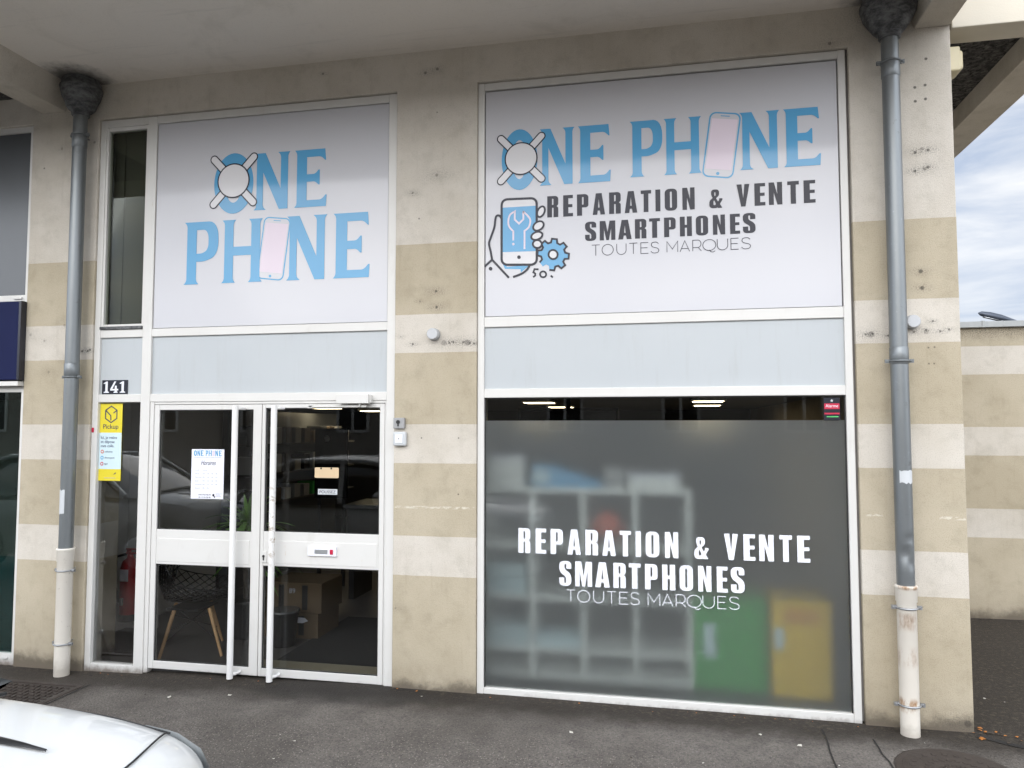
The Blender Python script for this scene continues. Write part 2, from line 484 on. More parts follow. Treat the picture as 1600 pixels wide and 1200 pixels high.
M['leaf'] = simple('leaf', (0.15, 0.30, 0.07), .45, vary=.4, scale=12)
M['dry_leaf'] = simple('dry_leaf', (0.40, 0.15, 0.03), .7, vary=.5, scale=30)
M['paperbit'] = simple('litter_paper', (0.60, 0.57, 0.50), .8)
M['twig'] = simple('dark_debris', (0.05, 0.038, 0.028), .9)
M['coping'] = zinc('coping_zinc', (0.36, 0.37, 0.365), .55)
M['greenink'] = simple('green_ink', (0.10, 0.55, 0.14), .4)
M['redink'] = simple('red_ink', (0.52, 0.02, 0.06), .3)
M['brown_metal'] = simple('lamp_metal', (0.06, 0.07, 0.09), .4, .5)
M['bone'] = simple('bone_white', (0.68, 0.67, 0.68), .10, vary=.02, spec=.2)

def emit(name, col, k):
    g = NG(name)
    e = g.n('Emission'); e.inputs['Color'].default_value = (*col, 1); e.inputs['Strength'].default_value = k
    g.l(e.outputs[0], g.out.inputs['Surface'])
    return g.m
M['lamp'] = emit('ceiling_panel_light', (1.0, 0.82, 0.52), 5.0)

def carpaint():
    g = NG('white_car_paint')
    return g.done(g.mix(g.noise(1.5), (.68, .69, .68), (.72, .73, .72)), .32, spec=.5, coat=1.0)
M['car'] = carpaint()
M['car'].node_tree.nodes['Principled BSDF'].inputs['Coat Roughness'].default_value = .06
M['car'].node_tree.nodes['Principled BSDF'].inputs['Coat Weight'].default_value = .55
M['silver'] = simple('silver_car_paint', (.36, .38, .38), .3, .3, vary=.03, coat=1.0)
M['car_glass'] = simple('car_window', (0.02, 0.024, 0.026), .03, vary=0, spec=.8)
M['tyre'] = simple('tyre_rubber', (0.018, 0.018, 0.018), .8)
M['lens'] = simple('headlamp_lens', (0.50, 0.52, 0.52), .05, vary=.2, scale=25, spec=.8, coat=1.0)
M['opp'] = simple('opposite_render', (0.40, 0.375, 0.33), .9, vary=.08, scale=.8)

# ------------------------------------------------------------------ mesh helpers
class MB:
    def __init__(s):
        s.bm = bmesh.new()
    def box(s, x0, x1, y0, y1, z0, z1, m=0):
        v = [s.bm.verts.new(p) for p in ((x0, y0, z0), (x1, y0, z0), (x1, y1, z0), (x0, y1, z0), (x0, y0, z1), (x1, y0, z1), (x1, y1, z1), (x0, y1, z1))]
        for f in ((0, 3, 2, 1), (4, 5, 6, 7), (0, 1, 5, 4), (1, 2, 6, 5), (2, 3, 7, 6), (3, 0, 4, 7)):
            s.bm.faces.new([v[i] for i in f]).material_index = m
        return s
    def tube(s, pts, r, n=12, m=0, cap=True):
        pts = [Vector(p) for p in pts]
        rs = r if isinstance(r, (list, tuple)) else [r] * len(pts)
        rings = []
        up = None
        for i, p in enumerate(pts):
            a = pts[max(0, i - 1)]; b = pts[min(len(pts) - 1, i + 1)]
            t = (b - a).normalized()
            if up is None:
                up = t.orthogonal().normalized()
            up = (up - t * up.dot(t)).normalized()
            q = t.cross(up)
            rings.append([s.bm.verts.new(p + (up * math.cos(2 * math.pi * k / n) + q * math.sin(2 * math.pi * k / n)) * rs[i]) for k in range(n)])
        for a, b in zip(rings, rings[1:]):
            for k in range(n):
                f = s.bm.faces.new((a[k], a[(k + 1) % n], b[(k + 1) % n], b[k])); f.smooth = True; f.material_index = m
        if cap:
            for g_ in (rings[0][::-1], rings[-1]):
                s.bm.faces.new(g_).material_index = m
        return s
    def lathe(s, prof, c, n=28, m=0, axis='Z', sy=1.0):
        rings = []
        for r, h in prof:
            ring = []
            for k in range(n):
                a = 2 * math.pi * k / n
                p = (r * math.cos(a), r * math.sin(a) * sy, h)
                if axis == 'Y':
                    p = (p[0], h, p[1])
                elif axis == 'X':
                    p = (h, p[0], p[1])
                ring.append(s.bm.verts.new((p[0] + c[0], p[1] + c[1], p[2] + c[2])))
            rings.append(ring)
        for a, b in zip(rings, rings[1:]):
            for k in range(n):
                f = s.bm.faces.new((a[k], a[(k + 1) % n], b[(k + 1) % n], b[k])); f.smooth = True; f.material_index = m
        s.bm.faces.new(rings[0][::-1]).material_index = m
        s.bm.faces.new(rings[-1]).material_index = m
        return s
    def prism(s, pts, y0, y1, m=0):
        """outline in x,z pushed from y0 to y1"""
        a = [s.bm.verts.new((x, y0, z)) for x, z in pts]
        b = [s.bm.verts.new((x, y1, z)) for x, z in pts]
        s.bm.faces.new(a).material_index = m
        s.bm.faces.new(b[::-1]).material_index = m
        k = len(pts)
        for i in range(k):
            s.bm.faces.new((a[i], b[i], b[(i + 1) % k], a[(i + 1) % k])).material_index = m
        return s
    def build(s, name, mats, parent=None, bevel=0.0, seg=2, label=None):
        bmesh.ops.recalc_face_normals(s.bm, faces=s.bm.faces)
        for e in s.bm.edges:
            if len(e.link_faces) == 2 and e.link_faces[0].smooth != e.link_faces[1].smooth:
                e.smooth = False
        me = bpy.data.meshes.new(name)
        s.bm.to_mesh(me); s.bm.free()
        for q in (mats if isinstance(mats, (list, tuple)) else [mats]):
            me.materials.append(M[q])
        return link(name, me, parent, bevel, seg, label)

def link(name, me, parent=None, bevel=0.0, seg=2, label=None):
    o = bpy.data.objects.new(name, me)
    COL.objects.link(o)
    if parent is not None:
        o.parent = parent
        if parent.parent is None and parent.type == 'EMPTY':
            pass
        o.matrix_parent_inverse = world_of(parent).inverted()
    if bevel:
        md = o.modifiers.new('edge', 'BEVEL'); md.width = bevel; md.segments = seg; md.limit_method = 'ANGLE'; md.angle_limit = R(40)
    if label:
        o['label'] = label
    return o

def world_of(o):
    m = Matrix.LocRotScale(o.location, o.rotation_euler, o.scale)
    return (world_of(o.parent) @ o.matrix_parent_inverse @ m) if o.parent else m

def thing(name, label, cat, loc=(0, 0, 0), group=None):
    o = bpy.data.objects.new(name, None)
    COL.objects.link(o)
    o.empty_display_size = .1
    o.location = loc
    return tag(o, label, cat, group)

def tag(o, label, cat, group=None, kind=None):
    o['label'] = label; o['category'] = cat
    if group: o['group'] = group
    if kind: o['kind'] = kind
    return o

def struct(o):
    o['kind'] = 'structure'
    return o

def copy_thing(o, loc, label=None):
    c = o.copy(); COL.objects.link(c); c.location = loc
    if label: c['label'] = label
    for ch in [q for q in bpy.data.objects if q.parent == o]:
        d = ch.copy(); COL.objects.link(d); d.parent = c
        for g_ in [q for q in bpy.data.objects if q.parent == ch]:
            e = g_.copy(); COL.objects.link(e); e.parent = d
    return c

# ------------------------------------------------------------------ flat print: outlines with rounded corners, strokes, text
def rpoly(pts, seg=6):
    out = []
    n = len(pts)
    for i, p in enumerate(pts):
        if len(p) == 2 or p[2] <= 0:
            out.append((p[0], p[1])); continue
        P = Vector(p[:2]); A = Vector(pts[i - 1][:2]); B = Vector(pts[(i + 1) % n][:2])
        la, lb = (A - P).length, (B - P).length
        r = min(p[2], la * .5, lb * .5)
        a = P + (A - P) * (r / la); b = P + (B - P) * (r / lb)
        for k in range(seg + 1):
            t = k / seg
            # blend between a quadratic curve and a circle-like one
            w_ = 0.82
            den = (1 - t) ** 2 + 2 * w_ * t * (1 - t) + t * t
            q = (a * (1 - t) ** 2 + P * (2 * w_ * t * (1 - t)) + b * t * t) / den
            out.append((q.x, q.y))
    return out

def ell(cx, cz, rx, rz, n=40):
    return [(cx + rx * math.cos(2 * math.pi * k / n), cz + rz * math.sin(2 * math.pi * k / n)) for k in range(n)]

def fill(name, loops, y, mat, parent=None, depth=.0006, label=None):
    """closed outlines in x,z (holes by overlap) as one thin sheet of print with its face at y"""
    cu = bpy.data.curves.new(name, 'CURVE')
    cu.dimensions = '2D'; cu.fill_mode = 'BOTH'; cu.extrude = depth
    for lp in loops:
        s = cu.splines.new('POLY'); s.points.add(len(lp) - 1)
        for i, (x, z) in enumerate(lp): s.points[i].co = (x, z, 0, 1)
        s.use_cyclic_u = True
    return curve_mesh(name, cu, (0, y, 0), mat, parent, label)

def curve_mesh(name, cu, loc, mat, parent, label=None):
    t = bpy.data.objects.new('tmp', cu)
    COL.objects.link(t)
    dg = bpy.context.evaluated_depsgraph_get()
    me = bpy.data.meshes.new_from_object(t.evaluated_get(dg), depsgraph=dg)
    bpy.data.objects.remove(t); bpy.data.curves.remove(cu)
    me.transform(Matrix.Translation(loc) @ Matrix.Rotation(R(90), 4, 'X'))
    me.materials.clear(); me.materials.append(M[mat])
    me.name = name
    return link(name, me, parent, label=label)

def text(name, s, x, z, size, y, mat, parent=None, width=None, align='LEFT', shear=0.0):
    cu = bpy.data.curves.new(name, 'FONT')
    cu.body = s; cu.size = size; cu.extrude = .0004; cu.align_x = align; cu.shear = shear
    o = curve_mesh(name, cu, (0, 0, 0), mat, parent)
    xs = [v.co.x for v in o.data.vertices]
    k = (width / (max(xs) - min(xs))) if width else 1
    x0 = min(xs) if align == 'LEFT' else (min(xs) + max(xs)) / 2
    for v in o.data.vertices:
        v.co.x = (v.co.x - x0) * k + x; v.co.z += z; v.co.y += y
    return o

def strokes(mb, lines, wd, y, dy=-.00006, m=0, rnd=True, depth=.0006):
    """lines: (points, closed). Each becomes one mitred band in x,z"""
    for i, (pts, closed) in enumerate(lines):
        P = [Vector(p) for p in pts]
        n = len(P); l_, r_ = [], []
        for k in range(n):
            if closed:
                a, b = P[k - 1], P[(k + 1) % n]
            else:
                a, b = P[max(0, k - 1)], P[min(n - 1, k + 1)]
            d1 = (P[k] - a).normalized() if (P[k] - a).length > 1e-9 else (b - P[k]).normalized()
            d2 = (b - P[k]).normalized() if (b - P[k]).length > 1e-9 else d1
            t = (d1 + d2)
            t = t.normalized() if t.length > 1e-6 else d1
            nrm = Vector((-t.y, t.x))
            c = max(.5, nrm.dot(Vector((-d1.y, d1.x))))
            l_.append(P[k] + nrm * (wd / 2 / c)); r_.append(P[k] - nrm * (wd / 2 / c))
        yy = y + dy * i
        def ring(q): return mb.bm.verts.new((q.x, yy, q.y))
        L_ = [ring(q) for q in l_]; R_ = [ring(q) for q in r_]
        L2 = [mb.bm.verts.new((q.x, yy + depth, q.y)) for q in l_]; R2 = [mb.bm.verts.new((q.x, yy + depth, q.y)) for q in r_]
        for k in range(n if closed else n - 1):
            j = (k + 1) % n
            for fc in ((L_[k], L_[j], R_[j], R_[k]), (L2[k], R2[k], R2[j], L2[j]), (L_[k], L2[k], L2[j], L_[j]), (R_[k], R_[j], R2[j], R2[k])):
                mb.bm.faces.new(fc).material_index = m

def smooth_path(pts, closed=False, seg=6):
    out = []; n = len(pts)
    rng = range(n if closed else n - 1)
    for i in rng:
        p0 = Vector(pts[(i - 1) % n] if closed or i > 0 else pts[i]); p1 = Vector(pts[i]); p2 = Vector(pts[(i + 1) % n])
        p3 = Vector(pts[(i + 2) % n] if closed or i + 2 < n else pts[(i + 1) % n])
        for k in range(seg):
            t = k / seg
            q = .5 * ((2 * p1) + (p2 - p0) * t + (2 * p0 - 5 * p1 + 4 * p2 - p3) * t * t + (3 * p1 - p0 - 3 * p2 + p3) * t ** 3)
            out.append((q.x, q.y))
    if not closed: out.append(tuple(pts[-1]))
    return out

# heavy condensed capitals (height 1)
HV = {
 'E': [[(0, 0), (.36, 0), (.36, .15), (.19, .15), (.19, .43), (.34, .43), (.34, .57), (.19, .57), (.19, .85), (.36, .85), (.36, 1), (0, 1)]],
 'P': [[(0, 0), (.19, 0), (.19, .38), (.43, .38, .16), (.43, 1, .16), (0, 1)], [(.19, .51), (.25, .51, .03), (.25, .87, .03), (.19, .87)]],
 'R': [[(0, 0), (.19, 0), (.19, .45), (.25, .45, .04), (.25, 0), (.44, 0), (.44, .46, .07), (.36, .515, .04), (.44, .58, .07), (.44, 1, .15), (0, 1)], [(.19, .58), (.25, .58, .03), (.25, .87, .03), (.19, .87)]],
 'A': [[(0, 0), (.18, 0), (.205, .19), (.285, .19), (.31, 0), (.49, 0), (.36, 1), (.13, 1)], [(.215, .33), (.275, .33), (.245, .74)]],
 'T': [[(.115, 0), (.305, 0), (.305, .84), (.42, .84), (.42, 1), (0, 1), (0, .84), (.115, .84)]],
 'I': [[(0, 0), (.19, 0), (.19, 1), (0, 1)]],
 'O': [[(0, 0, .19), (.45, 0, .19), (.45, 1, .19), (0, 1, .19)], [(.19, .13, .035), (.26, .13, .035), (.26, .87, .035), (.19, .87, .035)]],
 'N': [[(0, 0), (.17, 0), (.17, .56), (.29, 0), (.46, 0), (.46, 1), (.29, 1), (.29, .47), (.18, 1), (0, 1)]],
 'V': [[(.16, 0), (.33, 0), (.49, 1), (.30, 1), (.245, .36), (.19, 1), (0, 1)]],
 'S': [[(0, .33), (0, 0, .18), (.43, 0, .18), (.43, .47, .15), (.19, .67, .08), (.19, .88, .04), (.25, .88, .04), (.25, .69), (.43, .69), (.43, 1, .18), (0, 1, .18), (0, .56, .15), (.24, .36, .08), (.24, .12, .04), (.18, .12, .04), (.18, .33)]],
 'M': [[(0, 0), (.16, 0), (.16, .62), (.25, 0), (.35, 0), (.44, .62), (.44, 0), (.6, 0), (.6, 1), (.38, 1), (.30, .42), (.22, 1), (0, 1)]],
 'H': [[(0, 0), (.19, 0), (.19, .43), (.27, .43), (.27, 0), (.46, 0), (.46, 1), (.27, 1), (.27, .58), (.19, .58), (.19, 1), (0, 1)]],
 '&': [[(.36, .0), (.55, .0), (.45, .18), (.56, .36), (.56, .43), (.42, .43), (.42, .36), (.37, .29), (.29, .44), (.42, .57, .06), (.42, .84, .17), (.08, .84, .17), (.08, .60, .08), (.14, .46), (.0, .34, .12), (.0, .0, .17), (.30, 0, .05), (.34, .03)],
       [(.235, .53), (.27, .60, .02), (.27, .72, .03), (.215, .72, .03), (.215, .58)], [(.205, .36), (.275, .20), (.27, .14, .03), (.175, .14, .04), (.175, .30, .03)]],
}
# wide thin capitals as single strokes (box 1 x 1)
def arc(cx, cy, rx, ry, a0, a1, n=14):
    return [(cx + rx * math.cos(R(a0 + (a1 - a0) * k / n)), cy + ry * math.sin(R(a0 + (a1 - a0) * k / n))) for k in range(n + 1)]
TH = {
 'T': [([(0, 1), (1, 1)], 0), ([(.5, 0), (.5, 1)], 0)],
 'O': [(arc(.5, .5, .5, .5, 0, 347, 30), 1)],
 'U': [([(0, 1), (0, .42)] + arc(.5, .42, .5, .42, 180, 360, 16) + [(1, 1)], 0)],
 'E': [([(1, 1), (0, 1), (0, 0), (1, 0)], 0), ([(0, .52), (.88, .52)], 0)],
 'S': [(smooth_path([(.93, .84), (.72, .98), (.42, 1), (.14, .93), (.06, .74), (.2, .58), (.5, .5), (.82, .42), (.97, .25), (.84, .06), (.52, 0), (.22, .03), (0, .17)]), 0)],
 'M': [([(0, 0), (0, 1), (.5, .28), (1, 1), (1, 0)], 0)],
 'A': [([(0, 0), (.5, 1), (1, 0)], 0), ([(.17, .28), (.83, .28)], 0)],
 'R': [([(0, 0), (0, 1), (.6, 1)] + arc(.6, .66, .36, .34, 90, -90, 12) + [(0, .32)], 0), ([(.62, .32), (1, 0)], 0)],
 'Q': [(arc(.5, .5, .5, .5, 0, 347, 30), 1), ([(.5, .05), (.62, -.12), (.78, -.16), (.95, -.05)], 0)],
}
# flared serif capitals in a 1 x 1 box
f_ = .05
SF = {
 'H': [[(0, 0), (.34, 0), (.28, .05, f_), (.28, .43), (.72, .43), (.72, .05, f_), (.66, 0), (1, 0), (.94, .05, f_), (.94, .95, f_), (1, 1), (.66, 1), (.72, .95, f_), (.72, .57), (.28, .57), (.28, .95, f_), (.34, 1), (0, 1), (.06, .95, f_), (.06, .05, f_)]],
 'P': [[(0, 0), (.44, 0), (.36, .05, f_), (.36, .36), (.60, .36, .1), (1, .45, .30), (1, 1, .42), (0, 1), (.08, .95, f_), (.08, .05, f_)],
       [(.36, .49), (.55, .49, .1), (.71, .56, .15), (.71, .87, .18), (.36, .87)]],
 'N': [[(0, 0), (.34, 0), (.25, .05, f_), (.25, .66), (.70, 0), (.94, 0), (.94, .95, f_), (1, 1), (.66, 1), (.74, .95, f_), (.74, .36), (.31, 1), (0, 1), (.07, .95, f_), (.07, .05, f_)]],
 'E': [[(0, 0), (.98, 0), (1, .20), (.96, .20), (.84, .12, .07), (.38, .12), (.38, .44), (.64, .44, .06), (.74, .38), (.78, .38), (.78, .64), (.74, .64), (.64, .57, .06), (.38, .57), (.38, .87), (.82, .87, .07), (.94, .80), (.97, .80), (.94, 1), (0, 1), (.07, .95, f_), (.07, .05, f_)]],
}
def place(glyph, x0, x1, z0, z1):
    xs = [p[0] for lp in glyph for p in lp]; zs = [p[1] for lp in glyph for p in lp]
    zt = max(1.0, max(zs)) if max(zs) > .9 else 1.0
    w0, w1 = min(xs), max(xs); out = []
    kx = (x1 - x0) / (w1 - w0); kz = (z1 - z0) / zt
    for lp in glyph:
        q = [(p[0] * kz * 1.0, p[1] * kz, (p[2] * kz if len(p) > 2 else 0)) for p in lp]
        q = rpoly(q)
        out.append([((x - w0 * kz) * kx / kz + x0, z + z0) for x, z in q])
    return out

def heavy_loops(word, ext, z0, z1, fx=lambda x: x):
    out = []
    for ch, (a, b) in zip(word.replace(' ', ''), ext):
        out += place(HV[ch], fx(a), fx(b), z0, z1)
    return out

def thin_lines(word, ext, z0, z1, fx=lambda x: x):
    out = []
    for ch, (a, b) in zip(word.replace(' ', ''), ext):
        a, b = fx(a), fx(b)
        for pts, closed in TH[ch]:
            out.append(([(a + p[0] * (b - a), z0 + p[1] * (z1 - z0)) for p in pts], closed))
    return out

def pairs(v): return list(zip(v[::2], v[1::2]))
W1 = pairs([-.974, -.891, -.854, -.781, -.751, -.666, -.635, -.544, -.514, -.429, -.401, -.310, -.284, -.209, -.179, -.144, -.113, -.025, .012, .098, .200, .291, .389, .477, .510, .583, .607, .697, .732, .809, .840, .917])
W2 = pairs([-.692, -.610, -.584, -.443, -.426, -.332, -.315, -.235, -.210, -.135, -.114, -.028, -.003, .079, .104, .189, .226, .306, .338, .410, .426, .513])
# SMARTPHONES has eleven letters: S M A R T P H O N E S
W2 = pairs([-.692, -.610, -.584, -.470, -.450, -.352, -.328, -.246, -.226, -.148, -.120, -.038, -.008, .076, .104, .189, .222, .306, .340, .408, .428, .513])
W3 = pairs([-.643, -.585, -.568, -.486, -.461, -.393, -.370, -.312, -.287, -.233, -.215, -.157, -.101, -.025, -.009, .058, .080, .140, .150, .240, .250, .322, .344, .396, .416, .479])

# ------------------------------------------------------------------ ground
def gz(x, y):
    pts = [(-60, -.05), (-4.4, -.047), (-3.2, -.02), (-1.9, .008), (0, -.006), (1.2, -.012), (1.9, -.008), (3.4, .0), (60, .0)]
    for (a, za), (b, zb) in zip(pts, pts[1:]):
        if a <= x <= b:
            z = za + (zb - za) * (x - a) / (b - a); break
    else:
        z = 0
    return z + (mnoise.noise((x * .9, y * .9, 3)) * .006 if abs(x) < 20 and abs(y) < 20 else 0)

def axis_list(lo, hi, step, far):
    v = [lo + i * step for i in range(int((hi - lo) / step) + 1)]
    d = step; a, b = v[0], v[-1]; left, right = [], []
    while b < far or a > -far:
        d *= 1.7; a -= d; b += d; left.append(a); right.append(b)
    return left[::-1] + v + right
bm = bmesh.new()
gx = axis_list(-9, 6, .25, 900); gy = axis_list(-7, 4, .25, 900)
grid = [[bm.verts.new((x, y, gz(x, y))) for x in gx] for y in gy]
for j in range(len(gy) - 1):
    for i in range(len(gx) - 1):
        bm.faces.new((grid[j][i], grid[j][i + 1], grid[j + 1][i + 1], grid[j + 1][i])).smooth = True
me = bpy.data.meshes.new('ground'); bm.to_mesh(me); bm.free(); me.materials.append(M['asphalt'])
struct(link('ground', me))

def joint_line(pts, wd=.012):
    mb = MB()
    for (x0, y0), (x1, y1) in zip(pts, pts[1:]):
        d = Vector((x1 - x0, y1 - y0)).normalized(); n = Vector((-d.y, d.x)) * wd / 2
        q = [mb.bm.verts.new((x + s * n.x, y + s * n.y, gz(x, y) + .004)) for x, y, s in ((x0, y0, 1), (x1, y1, 1), (x1, y1, -1), (x0, y0, -1))]
        mb.bm.faces.new(q)
    return mb
def wobble(a, b, n=14, amp=.008):
    return [(a[0] + (b[0] - a[0]) * t + random.uniform(-amp, amp), a[1] + (b[1] - a[1]) * t + random.uniform(-amp, amp)) for t in [i / n for i in range(n + 1)]]
struct(joint_line(wobble((.93, -.13), (.86, -1.6)), .010).build('pavement_joint', 'joint'))
struct(joint_line(wobble((1.19, -.22), (1.22, -1.6)), .010).build('pavement_joint', 'joint'))
struct(joint_line(wobble((1.80, -.05), (3.4, -1.15), 24, .012), .05).build('pavement_joint', 'joint'))
struct(joint_line(wobble((-4.06, -.26), (-4.07, -.95), 8, .004), .012).build('pavement_joint', 'joint'))

# manhole covers
t = thing('manhole_cover', 'round rusty iron manhole cover in the pavement by the right downpipe', 'manhole cover', (1.52, -.60, 0))
mb = MB(); mb.lathe([(.31, -.02), (.31, .004), (.30, .006), (.283, .006)], (1.52, -.60, gz(1.5, -.6))); mb.build('rim', 'iron', t)
mb = MB(); mb.lathe([(.276, -.02), (.276, .005), (.265, .008), (.02, .009)], (1.52, -.60, gz(1.5, -.6)))
for a in range(24):
    for r_ in (.08, .15, .22):
        x, y = 1.52 + r_ * math.cos(R(a * 15)), -.60 + r_ * math.sin(R(a * 15))
        mb.box(x - .012, x + .012, y - .012, y + .012, gz(1.5, -.6) + .007, gz(1.5, -.6) + .011)
mb.build('lid', 'iron', t)
t = thing('drain_cover', 'square brown iron chamber cover with raised bars beside the left pier', 'drain cover', (-4.55, -.62, 0))
z0 = gz(-4.5, -.6)
mb = MB()
for q in ((-5.05, -4.09, -.93, -.90), (-5.05, -4.09, -.31, -.28), (-5.05, -5.02, -.90, -.31), (-4.12, -4.09, -.90, -.31)): mb.box(*q, z0 - .02, z0 + .011)
mb.build('rim', 'iron', t)
mb = MB(); mb.box(-5.012, -4.128, -.892, -.318, z0 - .02, z0 + .005)
for i in range(18):
    for j in range(11):
        x = -4.98 + i * .048; y = -.87 + j * .051
        d = .018 if (i + j) % 2 else .008
        e_ = .008 if (i + j) % 2 else .018
        mb.box(x - d, x + d, y - e_, y + e_, z0 + .004, z0 + .013)
mb.build('lid', 'iron', t)

# litter and leaves on the ground
mb = MB()
def scrap(x, y, r, m, flat=.004):
    n = random.randint(4, 6); a0 = random.random() * 6
    z = gz(x, y) + .004
    v = [mb.bm.verts.new((x + r * random.uniform(.5, 1) * math.cos(a0 + 6.283 * k / n), y + r * random.uniform(.4, 1) * math.sin(a0 + 6.283 * k / n), z + random.uniform(0, r * .5))) for k in range(n)]
    c = mb.bm.verts.new((x, y, z + r * .35))
    for k in range(n): mb.bm.faces.new((v[k], v[(k + 1) % n], c)).material_index = m
for i in range(26): scrap(random.gauss(1.88, .06), random.gauss(-.02, .07), random.uniform(.006, .022), random.choice((0, 0, 2, 2)))
for i in range(170): scrap(random.uniform(-4.2, 1.75), -.02 - abs(random.gauss(0, .035)), random.uniform(.004, .012), random.choice((2, 2, 2, 2, 0)))
for x, y in ((-3.3, -.42), (-2.9, -.33), (-2.1, -.95), (.75, -.42), (1.32, -.36), (-.55, -.5), (.2, -.75), (-1.6, -.14), (.55, -.3), (2.2, .55), (2.28, .1), (2.35, .2), (2.5, .05), (2.1, .6), (2.15, .15)): scrap(x, y, random.uniform(.008, .022), 1)
for i in range(46): scrap(random.uniform(-4, 1.7), random.uniform(-1.5, -.2), random.uniform(.004, .011), random.choice((2, 2, 2, 2, 1)))
for i in range(60): scrap(random.uniform(1.95, 6), 2.86 - abs(random.gauss(0, .05)), random.uniform(.008, .02), 2)
tag(mb.build('litter', ['dry_leaf', 'paperbit', 'twig']), 'scattered dry leaves, paper scraps and grit on the asphalt', 'litter', kind='stuff')

# ------------------------------------------------------------------ the building
B = thing('shop_building', 'cream and tan striped rendered building with two glazed shop bays', 'building')
mb = MB()
lo = -.15
mb.prism([(-9.0, lo), (-8.4, lo), (-8.4, 4.27), (-4.98, 4.27), (-4.98, lo), (-4.36, lo), (-4.36, 4.26), (-1.866, 4.26), (-1.866, lo), (-1.262, lo),
          (-1.262, 4.275), (1.21, 4.275), (1.21, lo), (1.815, lo), (1.815, 8.2), (-9.0, 8.2)], 0, .35)
mb.build('facade_wall', 'wall', B, .006)
mb = MB(); mb.box(1.60, 1.812, .35, 9.3, -.15, 8.2); mb.build('side_wall', 'side', B)
mb = MB(); mb.box(-4.66, 1.62, -1.86, 0, 4.54, 4.86); mb.build('soffit', 'soffit', B)
mb = MB(); mb.box(-9.0, 1.83, -1.99, -1.86, 4.36, 4.95); mb.build('canopy_fascia', 'plain', B, .01)
mb = MB(); mb.prism([(-4.89, 4.35), (-4.675, 4.35), (-4.585, 4.545), (-4.6, 4.70), (-4.91, 4.70)], -1.86, 0); mb.build('beam', 'plain', B, .006)
mb = MB(); mb.prism([(1.605, 4.352), (1.812, 4.352), (1.812, 4.9), (1.58, 4.9), (1.555, 4.545)], -1.86, 0); mb.build('beam', 'plain', B, .006)
mb = MB(); mb.box(-9.0, -4.91, -1.86, 0, 4.50, 4.8); mb.build('flocked_ceiling', 'flock', B)
# canopy returning along the side of the building
mb = MB(); mb.box(1.82, 2.72, -.02, .20, 4.325, 5.1); mb.build('side_fascia', 'cream', B, .006)
mb = MB()
mb.box(2.46, 2.72, .20, 6.5, 4.33, 4.75); mb.build('side_beam', 'plain', B, .006)
mb = MB(); mb.box(1.82, 2.46, .20, 6.5, 4.50, 4.8); mb.build('side_ceiling', 'flock', B)

# joint sealant shadow gaps round the right-hand window
mb = MB(); mb.box(1.196, 1.2095, .032, .1, 0, 4.2745); mb.build('sealant', 'sealant', B)

def bars(mb, vs, hs, y0, y1):
    for x0, x1, z0, z1 in vs: mb.box(x0, x1, y0, y1, z0, z1)
    for x0, x1, z0, z1 in hs: mb.box(x0, x1, y0 + .0025, y1 - .0025, z0, z1)

# left bay: sidelight, transom and double door
F = MB()
bars(F, [(-4.358, -4.308, -.05, 4.255), (-3.932, -3.852, -.045, 4.255), (-1.932, -1.868, -.02, 4.255)],
     [(-4.308, -3.932, 4.195, 4.255), (-3.852, -1.932, 4.195, 4.255), (-4.308, -3.932, 2.513, 2.575), (-3.852, -1.932, 2.513, 2.575),
      (-4.308, -3.932, 2.008, 2.070), (-3.852, -1.932, 2.008, 2.070), (-4.308, -3.932, -.05, .015)], .018, .085)
bars(F, [(-3.8515, -3.818, -.03, 2.0075), (-1.944, -1.9325, -.01, 2.0075)], [(-3.818, -1.944, 1.988, 2.0075)], .026, .085)
SFR = F.build('storefront_frame', 'frame', B, .004)
mb = MB()
bars(mb, [(-4.3075, -4.288, 2.576, 4.194), (-3.948, -3.9325, 2.576, 4.194)], [(-4.288, -3.948, 4.165, 4.194), (-4.288, -3.948, 2.600, 2.618)], .024, .07)
mb.box(-4.3075, -3.9325, .006, .06, 2.5762, 2.5995, 1)
mb.build('casement', ['frame', 'hopper'], SFR, .003)
mb = MB(); mb.box(-4.29, -3.946, .045, .051, 2.6, 4.17); mb.build('transom_pane', 'dull_glass', SFR)
mb = MB(); mb.box(-4.34, -3.90, .14, .15, 2.58, 4.2); mb.box(-4.30, -4.22, .125, .139, 2.58, 4.2); mb.build('added_transom_backing', 'dark_backing', SFR)  # added dark sheet, hides the lit interior so the transom stays dark
mb = MB(); mb.box(-4.31, -3.93, .04, .06, 2.068, 2.515); mb.build('infill_panel', 'panel', SFR)
mb = MB(); mb.box(-3.854, -1.93, .04, .06, 2.068, 2.515); mb.build('infill_panel', 'panel', SFR)
mb = MB(); mb.box(-4.311, -3.929, .05, .056, .013, 2.01); mb.build('sidelight_pane', 'glass', SFR)

